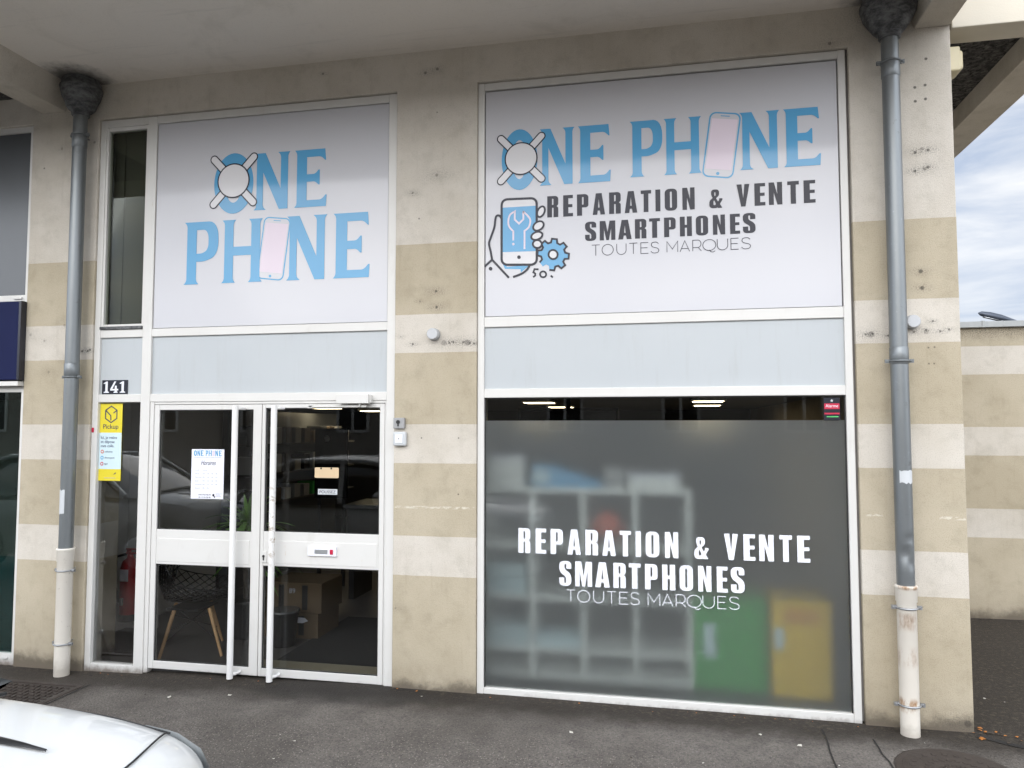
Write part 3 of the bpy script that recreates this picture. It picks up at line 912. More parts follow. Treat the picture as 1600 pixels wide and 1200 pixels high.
def door_leaf(x0, x1, g0, g1, zlo, zmid0, zmid1, zhi, hx, label):
    mb = MB()
    bars(mb, [(x0, g0, .005, 1.985), (g1, x1, .005, 1.985)], [(g0, g1, zhi, 1.985), (g0, g1, zmid0, zmid1), (g0, g1, .005, zlo)], .030, .072)
    mb.box(g0 + .012, g1 - .012, .0285, .05, zmid0 + .02, zmid1 - .065)
    d = mb.build('door', 'frame', B, .003, label=label)
    mb = MB(); mb.box(g0 - .002, g1 + .002, .048, .054, zmid1 - .002, zhi + .002); mb.build('upper_pane', 'glass', d)
    mb = MB(); mb.box(g0 - .002, g1 + .002, .048, .054, zlo - .002, zmid0 + .002); mb.build('lower_pane', 'glass', d)
    mb = MB()
    for (a, b) in (((zmid1, zhi)), ((zlo, zmid0))):
        for q in ((g0, g0 + .007, a, b), (g1 - .007, g1, a, b), (g0 + .007, g1 - .007, b - .006, b), (g0 + .007, g1 - .007, a, a + .006)):
            mb.box(q[0], q[1], .040, .047, q[2], q[3])
    mb.build('glazing_seal', 'seal', d)
    mb = MB(); mb.tube([(hx, -.045, .0), (hx, -.045, 1.975)], .0225, 18)
    for z in (.03, 1.955): mb.tube([(hx, -.045, z), (hx + .03, -.02, z), (hx + .035, .031, z)], .012, 10)
    h = mb.build('pull_handle', 'handle', d)
    return d
DL = door_leaf(-3.815, -2.913, -3.772, -2.982, .062, .782, 1.042, 1.947, -3.085, 'left door leaf')
DR = door_leaf(-2.908, -1.947, -2.882, -1.984, .062, .800, 1.050, 1.957, -2.772, 'right door leaf')
mb = MB(); mb.box(-2.895 + .002, -2.85, .022, .0298, .825, .907); mb.lathe([(.009, -.008), (.009, .0)], (-2.872, .022, .872), 12, 1, 'Y'); mb.box(-2.876, -2.868, .0135, .02, .842, .868, 1)
mb.build('lock_plate', ['frame', 'black'], DR, .002)
mb = MB(); mb.box(-2.52, -2.30, .012, .0282, .888, .955, 0); mb.box(-2.465, -2.365, .008, .0118, .905, .937, 1); mb.box(-2.345, -2.322, .004, .0118, .903, .938, 2)
mb.build('letterbox', ['vinyl', 'alu', 'redink'], DR, .002)
mb = MB(); mb.box(-2.29, -2.045, -.045, .0175, 1.985, 2.050); mb.box(-2.055, -2.035, -.02, .0175, 1.99, 2.045)
mb.box(-2.52, -2.075, -.012, .004, 1.958, 1.974); mb.tube([(-2.12, -.018, 1.985), (-2.12, -.018, 1.962)], .008, 8); mb.box(-2.53, -2.49, -.012, .0295, 1.953, 1.979)
mb.build('door_closer', 'frame', SFR, .004)

# right bay: display window
F = MB()
bars(F, [(-1.2605, -1.213, -.03, 4.27), (1.149, 1.1955, -.03, 4.27)],
     [(-1.213, 1.149, 4.217, 4.27), (-1.213, 1.149, 2.515, 2.588), (-1.213, 1.149, 2.020, 2.083), (-1.213, 1.149, -.035, .040)], .02, .085)
DW = F.build('display_window_frame', 'frame', B, .004)
mb = MB(); mb.box(-1.215, 1.151, .04, .06, 2.08, 2.52); mb.build('infill_panel', 'panel', DW)
mb = MB(); mb.box(-1.215, 1.151, .048, .056, .038, 2.022); mb.build('window_pane', 'glass', DW)
mb = MB(); mb.box(-1.213, 1.149, .0575, .0615, .040, 1.861); mb.build('frosted_film', 'film', DW)
mb = MB()
for q in ((-1.213, -1.206, .04, 2.02), (1.142, 1.149, .04, 2.02), (-1.206, 1.142, 2.013, 2.02)): mb.box(q[0], q[1], .040, .0475, q[2], q[3])
mb.build('glazing_seal', 'seal', DW)

# neighbouring bay to the left
mb = MB()
bars(mb, [(-5.018, -4.982, -.05, 4.27), (-6.6, -6.56, -.05, 4.27), (-8.39, -8.35, -.05, 4.27)],
     [(-8.35, -5.018, 4.225, 4.27), (-8.35, -5.018, 2.83, 2.88), (-8.35, -5.018, 2.095, 2.14), (-8.35, -5.018, -.05, .04)], .02, .08)
mb.box(-8.3, -4.985, -.05, .0185, 2.142, 2.178)
mb.box(-5.10, -5.05, .012, .0195, .0, .016); mb.box(-5.12, -5.04, .008, .0195, 2.845, 2.862)
NB = mb.build('neighbour_frame', 'frame', B, .003)
mb = MB(); mb.box(-8.36, -5.016, .045, .055, 2.878, 4.23); mb.build('grey_panel', 'grey_panel', NB)
mb = MB(); mb.box(-8.36, -5.016, .045, .051, .035, 2.10); mb.build('shop_pane', 'dark_glass', NB)
mb = MB(); mb.box(-8.3, -5.015, .09, .10, .0, .78); mb.build('teal_screen', 'teal', NB)

# rooms behind the glass
mb = MB(); mb.box(-8.4, 1.6, .35, 9.2, -.20, -.005); mb.box(-4.36, -1.866, .09, .35, -.20, -.004); mb.box(-1.262, 1.21, .09, .35, -.2, -.004); mb.box(-8.4, -4.98, .09, .35, -.2, -.004); mb.build('interior_floor', 'int_floor', B)
mb = MB(); mb.box(-8.4, 1.6, .35, 9.2, 2.13, 2.25); mb.box(-4.36, -1.866, .09, .35, 2.13, 2.25); mb.box(-1.262, 1.21, .09, .35, 2.13, 2.25); mb.box(-8.4, -4.98, .09, .35, 2.13, 2.25); mb.build('interior_ceiling', 'int_ceiling', B)
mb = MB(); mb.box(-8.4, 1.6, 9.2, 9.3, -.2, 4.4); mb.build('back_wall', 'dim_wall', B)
mb = MB(); mb.box(-8.5, -8.4, .35, 9.2, -.2, 4.4); mb.box(-4.93, -4.80, .35, 2.4, -.01, 2.13); mb.box(-8.4, -4.93, 2.3, 2.4, -.01, 2.13); mb.build('partition_wall', 'white_wall', B)
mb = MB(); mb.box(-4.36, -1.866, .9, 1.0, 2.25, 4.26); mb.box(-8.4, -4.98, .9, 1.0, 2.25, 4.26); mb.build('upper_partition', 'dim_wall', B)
mb = MB(); mb.box(-4.9, 1.6, .36, 9.2, 4.27, 4.4); mb.build('upper_floor', 'int_ceiling', B)

# ------------------------------------------------------------------ signs
def stand_in_emblem(parent, cx, cz, k, y):
    """plain disc over two crossed bars"""
    mb = MB()
    def bar(x0, z0, x1, z1, w_, yy, m):
        d = Vector((x1 - x0, z1 - z0)).normalized(); n = Vector((-d.y, d.x)) * w_
        a0 = math.atan2(d.y, d.x)
        pts = [(x1 + w_ * math.cos(a0 + R(-90 + 180 * i / 8)), z1 + w_ * math.sin(a0 + R(-90 + 180 * i / 8))) for i in range(9)] + \
              [(x0 + w_ * math.cos(a0 + R(90 + 180 * i / 8)), z0 + w_ * math.sin(a0 + R(90 + 180 * i / 8))) for i in range(9)]
        mb.prism(pts, yy, yy + .0003, m)
    s = .145 * k
    for i, sg in enumerate((1, -1)):
        bar(cx - s, cz - sg * s * 1.05, cx + s, cz + sg * s * 1.05, .030 * k, y - .0008 * i, 0)
        bar(cx - s, cz - sg * s * 1.05, cx + s, cz + sg * s * 1.05, .022 * k, y - .0008 * i - .0004, 1)
    mb.prism(ell(cx, cz, .118 * k, .118 * k), y - .0024, y - .0019, 0)
    mb.prism(ell(cx, cz, .109 * k, .109 * k), y - .0030, y - .0025, 1)
    mb.build('emblem', ['ink', 'bone'], parent)

def phone_glyph(parent, cx, cz, w_, h_, tilt, y):
    c, s = math.cos(R(tilt)), math.sin(R(tilt))
    def T(pts): return [(cx + x * c - z * s, cz + x * s + z * c) for x, z in pts]
    def rr(a, b, r_): return T(rpoly([(-a, -b, r_), (a, -b, r_), (a, b, r_), (-a, b, r_)], 8))
    a, b = w_ / 2, h_ / 2
    mb = MB()
    mb.prism(rr(a, b, .045), y, y + .0005, 0)
    mb.prism(rr(a - .010, b - .010, .037), y - .0005, y - .0001, 1)
    mb.prism(T([(-a + .018, -b + .055), (a - .018, -b + .055), (a - .018, b - .045), (-a + .018, b - .045)]), y - .0010, y - .0006, 2)
    mb.prism(T(ell(0, -b + .028, .011, .011, 16)), y - .0010, y - .0006, 0)
    mb.prism(T(rpoly([(-.03, b - .028, .003), (.03, b - .028, .003), (.03, b - .022, .003), (-.03, b - .022, .003)])), y - .0010, y - .0006, 0)
    mb.build('phone_graphic', ['blue', 'sign', 'pale'], parent)

def serif_word(letters, z0, z1):
    out = []
    for ch, a, b in letters: out += place(SF[ch], a, b, z0, z1)
    return out

S1 = thing('shop_sign', 'white sign with two-line blue serif lettering over the double door', 'sign', (-2.9, .05, 2.575))
mb = MB(); mb.box(-3.848, -1.936, .030, .060, 2.579, 4.191); mb.build('panel', 'sign', S1, .002)
fill('lettering', serif_word([('N', -3.013, -2.717), ('E', -2.68, -2.42)], 3.455, 3.892) + [ell(-3.185, 3.675, .165, .235), ell(-3.185, 3.675, .070, .150)], .028, 'blue', S1)
fill('lettering', serif_word([('P', -3.593, -3.303), ('H', -3.271, -2.934), ('N', -2.735, -2.411), ('E', -2.361, -2.075)], 2.908, 3.392), .028, 'blue', S1)
phone_glyph(S1, -2.842, 3.155, .222, .475, -7, .0292)
stand_in_emblem(S1, -3.185, 3.695, 1.15, .0265)

S2 = thing('shop_sign', 'wide white sign with blue and black lettering and phone icon over the display window', 'sign', (0, .05, 2.588))
mb = MB(); mb.box(-1.208, 1.143, .032, .060, 2.592, 4.208); mb.build('panel', 'sign', S2, .002)
mb = MB(); mb.box(-1.2125, 1.1485, .050, .062, 4.207, 4.2165); mb.box(1.1435, 1.1487, .05, .062, 2.59, 4.207); mb.box(-1.2125, -1.2085, .05, .062, 2.59, 4.207); mb.build('shadow_gap', 'seal', S2)
fill('lettering', serif_word([('N', -.817, -.572), ('E', -.548, -.323)], 3.503, 3.905) + [ell(-.962, 3.70, .128, .218), ell(-.962, 3.70, .052, .14)], .030, 'blue', S2)
fill('lettering', serif_word([('P', -.192, .026), ('H', .037, .283), ('N', .53, .784), ('E', .808, 1.037)], 3.52, 3.908), .030, 'blue', S2)
phone_glyph(S2, .413, 3.70, .205, .445, -8, .0312)
stand_in_emblem(S2, -.950, 3.705, 1.0, .0285)
fx = lambda x: (x + .974) / 1.891 * 1.762 - .765
for wd_, a_, b_ in (('REPARATION', 0, 10), ('&', 10, 11), ('VENTE', 11, 16)): fill('lettering', heavy_loops(wd_, W1[a_:b_], 3.274, 3.424, fx), .0305, 'ink', S2)
fill('lettering', heavy_loops('SMARTPHONES', W2, 3.094, 3.228, fx), .0305, 'ink', S2)
for wd_, a_, b_ in (('TOUTES', 0, 6), ('MARQUES', 6, 13)):
    mb = MB(); strokes(mb, thin_lines(wd_, W3[a_:b_], 2.990, 3.064, fx), .0046, .0302); mb.build('lettering', 'inkthin', S2)
# hand holding a phone, with gear
def ic(u, v):
    px, py = 755 + u / 8, 290 + v / 8
    return (-1.0923 + (px - 783) * .00455, 3.427 - (py - 310) * .00457 - (px - 783) * .00029)
mb = MB()
mb.prism([ic(*p) for p in ((225, 940), (300, 1010), (585, 975), (470, 1075), (465, 1035), (270, 1035))], .0308, .0312, 1)
mb.prism([ic(*p) for p in rpoly([(228, 170, 70), (668, 150, 70), (668, 975, 70), (228, 985, 70)])], .0304, .0307, 3)
mb.prism([ic(*p) for p in ((235, 272), (662, 245), (662, 808), (235, 828))], .0298, .0303, 1)
strokes(mb, [([ic(*p) for p in rpoly([(228, 170, 75), (668, 150, 75), (668, 975, 75), (228, 985, 75)], 8)], True)], .0165, .0292, m=0)
wr = [([ic(*p) for p in [(375, 680), (375, 565)] + smooth_path([(375, 565), (325, 510), (312, 440), (335, 360), (395, 318)]) + [(393, 420), (447, 470), (502, 415), (500, 318)] + smooth_path([(500, 318), (560, 375), (588, 430), (570, 510), (516, 560)]) + [(516, 785)]], False)]
strokes(mb, wr, .0125, .0294, m=2)
mb.prism([ic(*p) for p in ell(375, 725, 16, 16, 14)], .0294, .0297, 2)
mb.prism([ic(*p) for p in ell(446, 887, 23, 23, 16)], .0292, .0296, 0)
for i, (cx, cy, a, b, rot) in enumerate(((722, 320, 42, 70, 25), (690, 497, 72, 50, -35), (670, 620, 72, 46, -22), (676, 722, 55, 48, 0))):
    c, s = math.cos(R(rot)), math.sin(R(rot))
    lp = [(cx + x * c - y * s, cy + x * s + y * c) for x, y in ell(0, 0, a, b, 28)]
    mb.prism([ic(*p) for p in lp], .0283 - i * .0006, .0286 - i * .0006, 3)
    strokes(mb, [([ic(*p) for p in lp], True)], .0135, .0280 - i * .0006, m=0)
hand = [smooth_path([(228, 415), (205, 375), (165, 375), (148, 420), (135, 520), (90, 650), (68, 725), (90, 830), (107, 925)]), [(12, 1012), (107, 925), (320, 1145)], smooth_path([(585, 975), (545, 1040), (480, 1090), (372, 1135)])]
strokes(mb, [([ic(*p) for p in q], False) for q in hand], .0155, .0288, m=0)
mb.prism([ic(*p) for p in ell(88, 1037, 24, 24, 16)], .0292, .0296, 0)
gear = []
for k in range(8):
    a = 45 * k - 90 + 5
    for da, r_ in ((-15, 150), (-9, 195), (9, 195), (15, 150)): gear.append((870 + r_ * math.cos(R(a + da)), 847 + r_ * math.sin(R(a + da))))
mb.prism([ic(*p) for p in gear], .0304, .0307, 1)
strokes(mb, [([ic(*p) for p in gear[22:] + gear[:19]], False)], .0135, .0296, m=0)
mb.prism([ic(*p) for p in ell(870, 847, 46, 46, 24)], .0296, .0300, 3)
strokes(mb, [([ic(*p) for p in ell(870, 847, 56, 56, 28)], True)], .0135, .0290, m=0)
strokes(mb, [([ic(*p) for p in ((690, 1032), (640, 1030), (625, 1070), (650, 1085), (648, 1110), (622, 1130))], False), ([ic(*p) for p in ell(746, 1092, 38, 36, 22)], True), ([ic(840, 1105), ic(866, 1128)], False)], .0125, .0296, m=0)
mb.build('repair_icon', ['ink', 'blue', 'pale', 'bone'], S2)

VL = thing('window_lettering', 'white vinyl lettering on the frosted display window', 'lettering', (0, .047, .64))
for wd_, a_, b_ in (('REPARATION', 0, 10), ('&', 10, 11), ('VENTE', 11, 16)): fill('heavy_lettering', heavy_loops(wd_, W1[a_:b_], .955, 1.124), .0468, 'vinyl', VL)
fill('heavy_lettering', heavy_loops('SMARTPHONES', W2, .745, .911), .0468, 'vinyl', VL)
for wd_, a_, b_ in (('TOUTES', 0, 6), ('MARQUES', 6, 13)):
    mb = MB(); strokes(mb, thin_lines(wd_, W3[a_:b_], .641, .719), .0046, .0465); mb.build('thin_lettering', 'vinyl', VL)

# house number, posters, stickers
t = thing('house_number', 'black house number plate reading 141 above the sidelight', 'number plate', (-4.17, .03, 2.07))
mb = MB(); mb.box(-4.286, -4.062, .030, .0385, 2.0715, 2.182); mb.build('plate', 'plate', t, .001)
D1 = [[(.08, 0), (.60, 0), (.60, .07), (.46, .12), (.46, 1), (.34, 1), (.06, .86), (.06, .78), (.24, .82), (.24, .12), (.08, .07)]]
D4 = [[(.40, 0), (.84, 0), (.84, .07), (.73, .11), (.73, .20), (.90, .20), (.90, .34), (.73, .34), (.73, .62), (.52, .62), (.52, .34), (.24, .34), (.66, 1), (.46, 1), (.02, .33), (.02, .20), (.52, .20), (.52, .11), (.40, .07)]]
lp = []
for gph, a, b in ((D1, -4.270, -4.222), (D4, -4.210, -4.140), (D1, -4.126, -4.078)): lp += place(gph, a, b, 2.083, 2.171)
fill('numerals', lp, .029, 'vinyl', t)

t = thing('parcel_poster', 'tall yellow and pale blue parcel pickup poster in the narrow sidelight', 'poster', (-4.215, .045, 1.40))
mb = MB(); mb.box(-4.308, -4.110, .046, .0485, 1.400, 1.998, 0); mb.box(-4.3075, -4.1105, .0450, .0458, 1.490, 1.772, 1); mb.build('sheet', ['poster_yellow', 'poster_pale'], t)
hx = [(-4.208 + .058 * math.cos(R(60 * k + 30)), 1.915 + .064 * math.sin(R(60 * k + 30))) for k in range(6)]
mb = MB()
strokes(mb, [(hx, True), ([hx[2], (-4.212, 1.905), (-4.210, 1.868)], False), ([(-4.188, 1.925), hx[0]], False)], .0085, .0446)
mb.build('cube_logo', 'navyink', t)
text('title', 'Pickup', -4.209, 1.803, .052, .0452, 'navyink', t, .135, 'CENTER')
for i, s_ in enumerate(('Ici, je retire', 'et dépose', 'mes colis.')): text('message', s_, -4.292, 1.724 - i * .032, .031, .0442, 'navyink', t)
for i, (s_, m_) in enumerate((('colissimo', 'orange'), ('chronopost', 'bluebox'), ('dpd', 'redink'))):
    z = 1.625 - i * .047
    mb = MB(); strokes(mb, [(ell(-4.278, z, .0105, .0115, 16), True)], .006, .0440); mb.build('bullet', m_, t)
    text('carrier', s_, -4.256, z - .006, .019, .0442, 'navyink', t)
mb = MB(); mb.prism([(-4.175, 1.448), (-4.160, 1.462), (-4.148, 1.464), (-4.158, 1.452)], .0450, .0455); mb.build('bird_mark', 'navyink', t)
mb = MB(); mb.box(-4.255, -4.150, .0452, .0457, 1.420, 1.424); mb.build('small_print', 'greyink', t)

t = thing('opening_hours_poster', 'white opening hours sheet taped inside the left door leaf', 'poster', (-3.36, .045, 1.276))
mb = MB(); mb.box(-3.498, -3.226, .0455, .0472, 1.277, 1.649); mb.build('sheet', 'paper', t)
xs = -3.478; kx = .232
lw = [('N', .118, .222), ('E', .245, .345), ('P', .42, .505), ('H', .525, .645), ('N', .765, .870), ('E', .90, .995)]
fill('heading', serif_word([(c, xs + a * kx, xs + b * kx) for c, a, b in lw], 1.598, 1.640) + [ell(xs + .05 * kx, 1.619, .0125, .021, 20), ell(xs + .05 * kx, 1.619, .005, .013, 20)], .0448, 'blue', t)
mb = MB(); mb.prism(rpoly([(xs + .66 * kx, 1.598, .005), (xs + .75 * kx, 1.598, .005), (xs + .75 * kx, 1.640, .005), (xs + .66 * kx, 1.640, .005)]), .0448, .0453); mb.build('phone_mark', 'pale', t)
text('strapline', 'REPARATION & VENTE SMARTPHONES', -3.475, 1.584, .010, .0450, 'greyink', t, .225)
text('title', 'Horaires', -3.355, 1.530, .050, .0450, 'ink', t, .125, 'CENTER', .35)
for i, (a, b) in enumerate((('Lundi', 'Fermé'), ('Mardi', '10h - 12h   14h - 19h'), ('Mercredi', '10h - 12h   14h - 19h'), ('Jeudi', '10h - 12h   14h - 19h'), ('Vendredi', '10h - 12h   14h - 19h'), ('Samedi', '10h - 19h'))):
    text('weekday', a, -3.465, 1.487 - i * .027, .015, .0450, 'greyink', t)
    text('hours', b, -3.402, 1.487 - i * .027, .015, .0450, 'greyink', t)
text('web_line', 'ONE-PHONE.FR', -3.435, 1.302, .016, .0450, 'ink', t, .105)
text('phone_line', '06 13 06 06 06', -3.431, 1.283, .016, .0450, 'ink', t, .10)
mb = MB(); mb.prism(ell(-3.308, 1.305, .009, .010, 16), .0448, .0453); mb.prism(ell(-3.298, 1.292, .006, .006, 12), .0441, .0446); mb.build('pin_mark', 'ink', t)
text('address_line', 'REPARATION\nTOUTES\nMARQUES', -3.290, 1.312, .010, .0450, 'greyink', t)

t = thing('push_sign', 'small grey sticker reading POUSSEZ on the right door glass', 'sticker', (-2.387, .045, 1.325))
mb = MB(); mb.box(-2.462, -2.312, .0458, .0475, 1.326, 1.366); mb.build('label', 'lightgrey', t)
text('lettering', 'POUSSEZ', -2.387, 1.335, .031, .0452, 'ink', t, .125, 'CENTER')
t = thing('hanging_tag', 'blank beige card hung inside the right door glass', 'tag', (-2.395, .05, 1.445))
mb = MB(); mb.prism(rpoly([(-2.490, 1.446, .010), (-2.302, 1.446, .010), (-2.302, 1.522, .010), (-2.490, 1.522, .010)]), .0455, .0472); mb.build('card', 'beige', t)
mb = MB()
mb.lathe([(.007, .0435), (.007, .0454)], (-2.44, 0, 1.515), 10, 0, 'Y'); mb.build('suction_cup', 'black', t)
mb = MB(); mb.lathe([(.007, .0435), (.007, .0454)], (-2.36, 0, 1.515), 10, 0, 'Y'); mb.build('suction_cup', 'black', t)
t = thing('alarm_sticker', 'dark and red sticker reading Alarme in the top corner of the display window', 'sticker', (1.07, .045, 1.86))
mb = MB(); mb.box(1.020, 1.116, .0458, .0475, 1.860, 2.005, 0); mb.box(1.022, 1.114, .0450, .0457, 1.932, 1.968, 1); mb.box(1.022, 1.114, .0450, .0457, 1.898, 1.908, 1); mb.box(1.036, 1.106, .0450, .0457, 1.880, 1.886, 2)
mb.build('label', ['plate', 'redink', 'greenink'], t)
text('lettering', 'Alarme', 1.068, 1.943, .028, .0446, 'vinyl', t, .076, 'CENTER')
st = []
for k in range(10): st.append((1.068 + (.011 if k % 2 == 0 else .005) * math.sin(R(36 * k)), 1.986 + (.011 if k % 2 == 0 else .005) * math.cos(R(36 * k))))
mb = MB(); mb.prism(st, .0448, .0455); mb.build('star', 'lightgrey', t)

# key switch and push button on the centre pier
t = thing('key_switch', 'small grey key switch box on the centre pier, the upper of two', 'switch', (-1.82, 0, 1.80))
mb = MB(); mb.box(-1.860, -1.778, -.035, -.001, 1.806, 1.882); mb.build('housing', 'greybox', t, .006)
mb = MB(); mb.lathe([(.014, -.041), (.014, -.034)], (-1.822, 0, 1.852), 14, 0, 'Y'); mb.box(-1.826, -1.818, -.0405, -.034, 1.822, 1.848); mb.build('keyhole', 'black', t)
t = thing('push_button', 'rounded grey box with a white push button on the centre pier', 'button', (-1.81, 0, 1.68))
mb = MB(); mb.box(-1.860, -1.764, -.04, -.001, 1.684, 1.784); mb.build('housing', 'lightgrey', t, .012, 3)
mb = MB(); mb.box(-1.840, -1.786, -.046, -.041, 1.706, 1.764, 0); mb.lathe([(.006, -.0485), (.006, -.046)], (-1.813, 0, 1.735), 12, 1, 'Y'); mb.build('button', ['vinyl', 'greybox'], t, .002)
t = thing('tamper_tab', 'tiny red tab stuck on the frame beside the yellow poster', 'tab', (-4.345, .02, 1.77))
mb = MB(); mb.box(-4.352, -4.334, .012, .0176, 1.775, 1.812); mb.build('tab', 'redink', t, .002)

# round caps on the piers and the box lamp round the corner
for (x, lab) in ((-1.57, 'round white cover on the centre pier between the two shop windows'), (1.535, 'round white cover beside the right downpipe')):
    t = thing('junction_cover', lab, 'wall cover', (x, 0, 2.47), 'round white covers on the piers')
    mb = MB(); mb.lathe([(.036, -.058), (.040, -.054), (.040, -.001)], (x, 0, 2.47), 28, 0, 'Y'); mb.build('dome', 'white_plastic', t)
    mb = MB(); mb.lathe([(.044, -.012), (.044, -.0005)], (x, 0, 2.47), 28, 0, 'Y'); mb.build('base_ring', 'greybox', t)
t = thing('wall_lamp', 'cream plastic box lamp on the side of the right pier under the eaves', 'wall lamp', (1.86, .12, 4.07))
mb = MB(); mb.box(1.8155, 1.89, .05, .25, 4.08, 4.24); mb.build('body', 'cream_plastic', t, .012, 3)
mb = MB(); mb.box(1.83, 1.915, .07, .23, 4.095, 4.225); mb.build('cover', 'cream_plastic', t, .02, 3)

# ------------------------------------------------------------------ downpipes
def downpipe(px, ztop, zsplit, hopw, label, low, brk, patch, dent=None, py=-.1):
    t = thing('downpipe', label, 'downpipe', (px, py, 0), 'rainwater downpipes on the piers')
    mb = MB()
    mb.lathe([(.056, 4.25), (.064, 4.255), (.066, 4.285), (.085, 4.295), (.105, 4.32), (hopw * .78, 4.36), (hopw * .92, 4.40), (hopw * .98, 4.44), (hopw * 1.02, 4.46), (hopw * 1.02, 4.475), (hopw * .97, 4.48), (hopw * .95, 4.51), (hopw * .86, 4.537)], (px, py, 0), 32)
    mb.build('hopper', 'hopper', t)
    mb = MB()
    n, rings = 28, []
    zs = [zsplit - .04 + (4.26 - zsplit + .04) * i / 150 for i in range(151)]
    for z in zs:
        ring = []
        for k in range(n):
            a = 2 * math.pi * k / n; r_ = .051
            if dent:
                for dz, da, sz, dep in dent:
                    q = (z - dz) / sz; ang = (a - da + math.pi) % (2 * math.pi) - math.pi
                    r_ -= dep * math.exp(-q * q) * math.exp(-(ang / .55) ** 2)
            ring.append(mb.bm.verts.new((px + r_ * math.cos(a), py + r_ * math.sin(a), z)))
        rings.append(ring)
    for a, b in zip(rings, rings[1:]):
        for k in range(n): mb.bm.faces.new((a[k], a[(k + 1) % n], b[(k + 1) % n], b[k])).smooth = True
    for z in (4.10, 2.30, 2.22):
        if z == 2.22: continue
        mb.lathe([(.0512, z - .10), (.0545, z - .095), (.0545, z), (.0512, z + .006)], (px, py, 0))
    p = mb.build('pipe', 'zinc', t)
    mb = MB()
    za, zb, ca, cb = patch
    for j in range(6):
        for i in range(7): pass
    vs = [[mb.bm.verts.new((px + .0522 * math.cos(ca + (cb - ca) * i / 7), py + .0522 * math.sin(ca + (cb - ca) * i / 7), za + (zb - za) * j / 3 + random.uniform(-.006, .006))) for i in range(8)] for j in range(4)]
    for j in range(3):
        for i in range(7): mb.bm.faces.new((vs[j][i], vs[j][i + 1], vs[j + 1][i + 1], vs[j + 1][i]))
    mb.build('sticker_remnant', 'lightgrey', p)
    mb = MB()
    zl = gz(px, py) - .01
    mb.lathe([(.054, zl), (.055, zsplit - .10), (.060, zsplit - .095), (.061, zsplit - .015), (.064, zsplit - .012), (.064, zsplit), (.053, zsplit + .001)], (px, py, 0), 32)
    mb.build('lower_pipe', low, t)
    for z in brk:
        mb = MB()
        rr_ = .0555 if z > zsplit else .0595
        ring = [(px + rr_ * math.cos(R(12 * k)), py + rr_ * math.sin(R(12 * k)), z) for k in range(31)]
        mb.tube(ring, .0065, 8)
        for s in (-1, 1):
            mb.box(px + s * (rr_ + .012) - .014, px + s * (rr_ + .012) + .014, py - .008, py + .008, z - .011, z + .011)
            mb.tube([(px + s * (rr_ + .014), py - .016, z), (px + s * (rr_ + .014), py + .016, z)], .006, 6)
        mb.tube([(px, py + rr_, z), (px, .002, z)], .005, 6)
        mb.build('bracket', 'zinc' if z > zsplit else 'steel', t)
    return t
downpipe(-4.446, 4.54, .90, .148, 'grey zinc downpipe with cream lower section on the left pier', 'pipe_cream', (4.10, 2.20, .735, .19), (1.16, 1.34, R(215), R(290)))
downpipe(1.431, 4.54, .868, .166, 'dented grey downpipe with rusty white lower section on the right pier', 'pipe_rust', (4.10, 2.22, .735, .165), (1.48, 1.555, R(235), R(330)),
         [(1.06, R(262), .045, .018), (1.15, R(285), .02, .010), (1.00, R(300), .03, .008)])

# ------------------------------------------------------------------ neighbour's blue sign box
t = thing('sign_box', 'dark navy blue shop sign box at the left edge above the neighbouring window', 'sign', (-6.6, -.05, 2.18))
mb = MB(); mb.box(-8.3, -4.995, -.055, .0175, 2.19, 2.815); mb.build('face', 'navy', t, .004)
mb = MB(); mb.box(-4.9945, -4.972, -.057, -.002, 2.188, 2.817); mb.build('end_cap', 'plate', t, .003)

# ------------------------------------------------------------------ garden wall on the right and the lamp behind
t = thing('garden_wall', 'striped rendered yard wall with zinc coping set back beside the shop', 'wall', (4, 2.9, 0))
mb = MB(); mb.box(1.815, 9.0, 2.90, 3.12, -.15, 2.775); mb.build('wall', 'garden', t)
mb = MB()
x = 1.815
while x < 9.0:
    mb.box(x, min(x + .62, 9.05), 2.855, 3.165, 2.776, 2.835); mb.box(x + .605, x + .635, 2.850, 3.170, 2.774, 2.841); x += .62
mb.build('coping', 'coping', t, .004)
t = thing('street_lamp', 'slim street lamp head rising behind the yard wall', 'street lamp', (11.2, 20, 0))
mb = MB(); mb.tube([(11.4, 20, 0), (11.4, 20, 4.55), (11.3, 20, 4.75), (10.5, 20, 5.05)], [.07, .05, .04, .025], 10); mb.build('pole', 'brown_metal', t)
mb = MB()
mb.tube([(10.75, 20, 4.97), (10.45, 20, 5.06), (10.2, 20, 5.13), (9.9, 20, 5.22), (9.66, 20, 5.29), (9.58, 20, 5.31)], [.03, .07, .11, .11, .07, .01], 14); mb.build('head', 'brown_metal', t)
mb = MB(); mb.prism([(10.25, 5.03), (9.75, 5.16), (9.72, 5.18), (10.25, 5.07)], 19.93, 20.07); mb.build('lens', 'lightgrey', t)

# ------------------------------------------------------------------ things seen through the glass
def box_thing(name, label, cat, x0, x1, y0, y1, z0, z1, mat, lid=True, group=None, mat2=None):
    t = thing(name, label, cat, ((x0 + x1) / 2, (y0 + y1) / 2, z0), group)
    mb = MB(); mb.box(x0, x1, y0, y1, z0, z1 - .03 if lid else z1); mb.build('body', mat, t, .006)
    if lid:
        mb = MB(); mb.box(x0 - .006, x1 + .006, y0 - .006, y1 + .006, z1 - .0298, z1); mb.build('lid', mat2 or mat, t, .005)
    return t
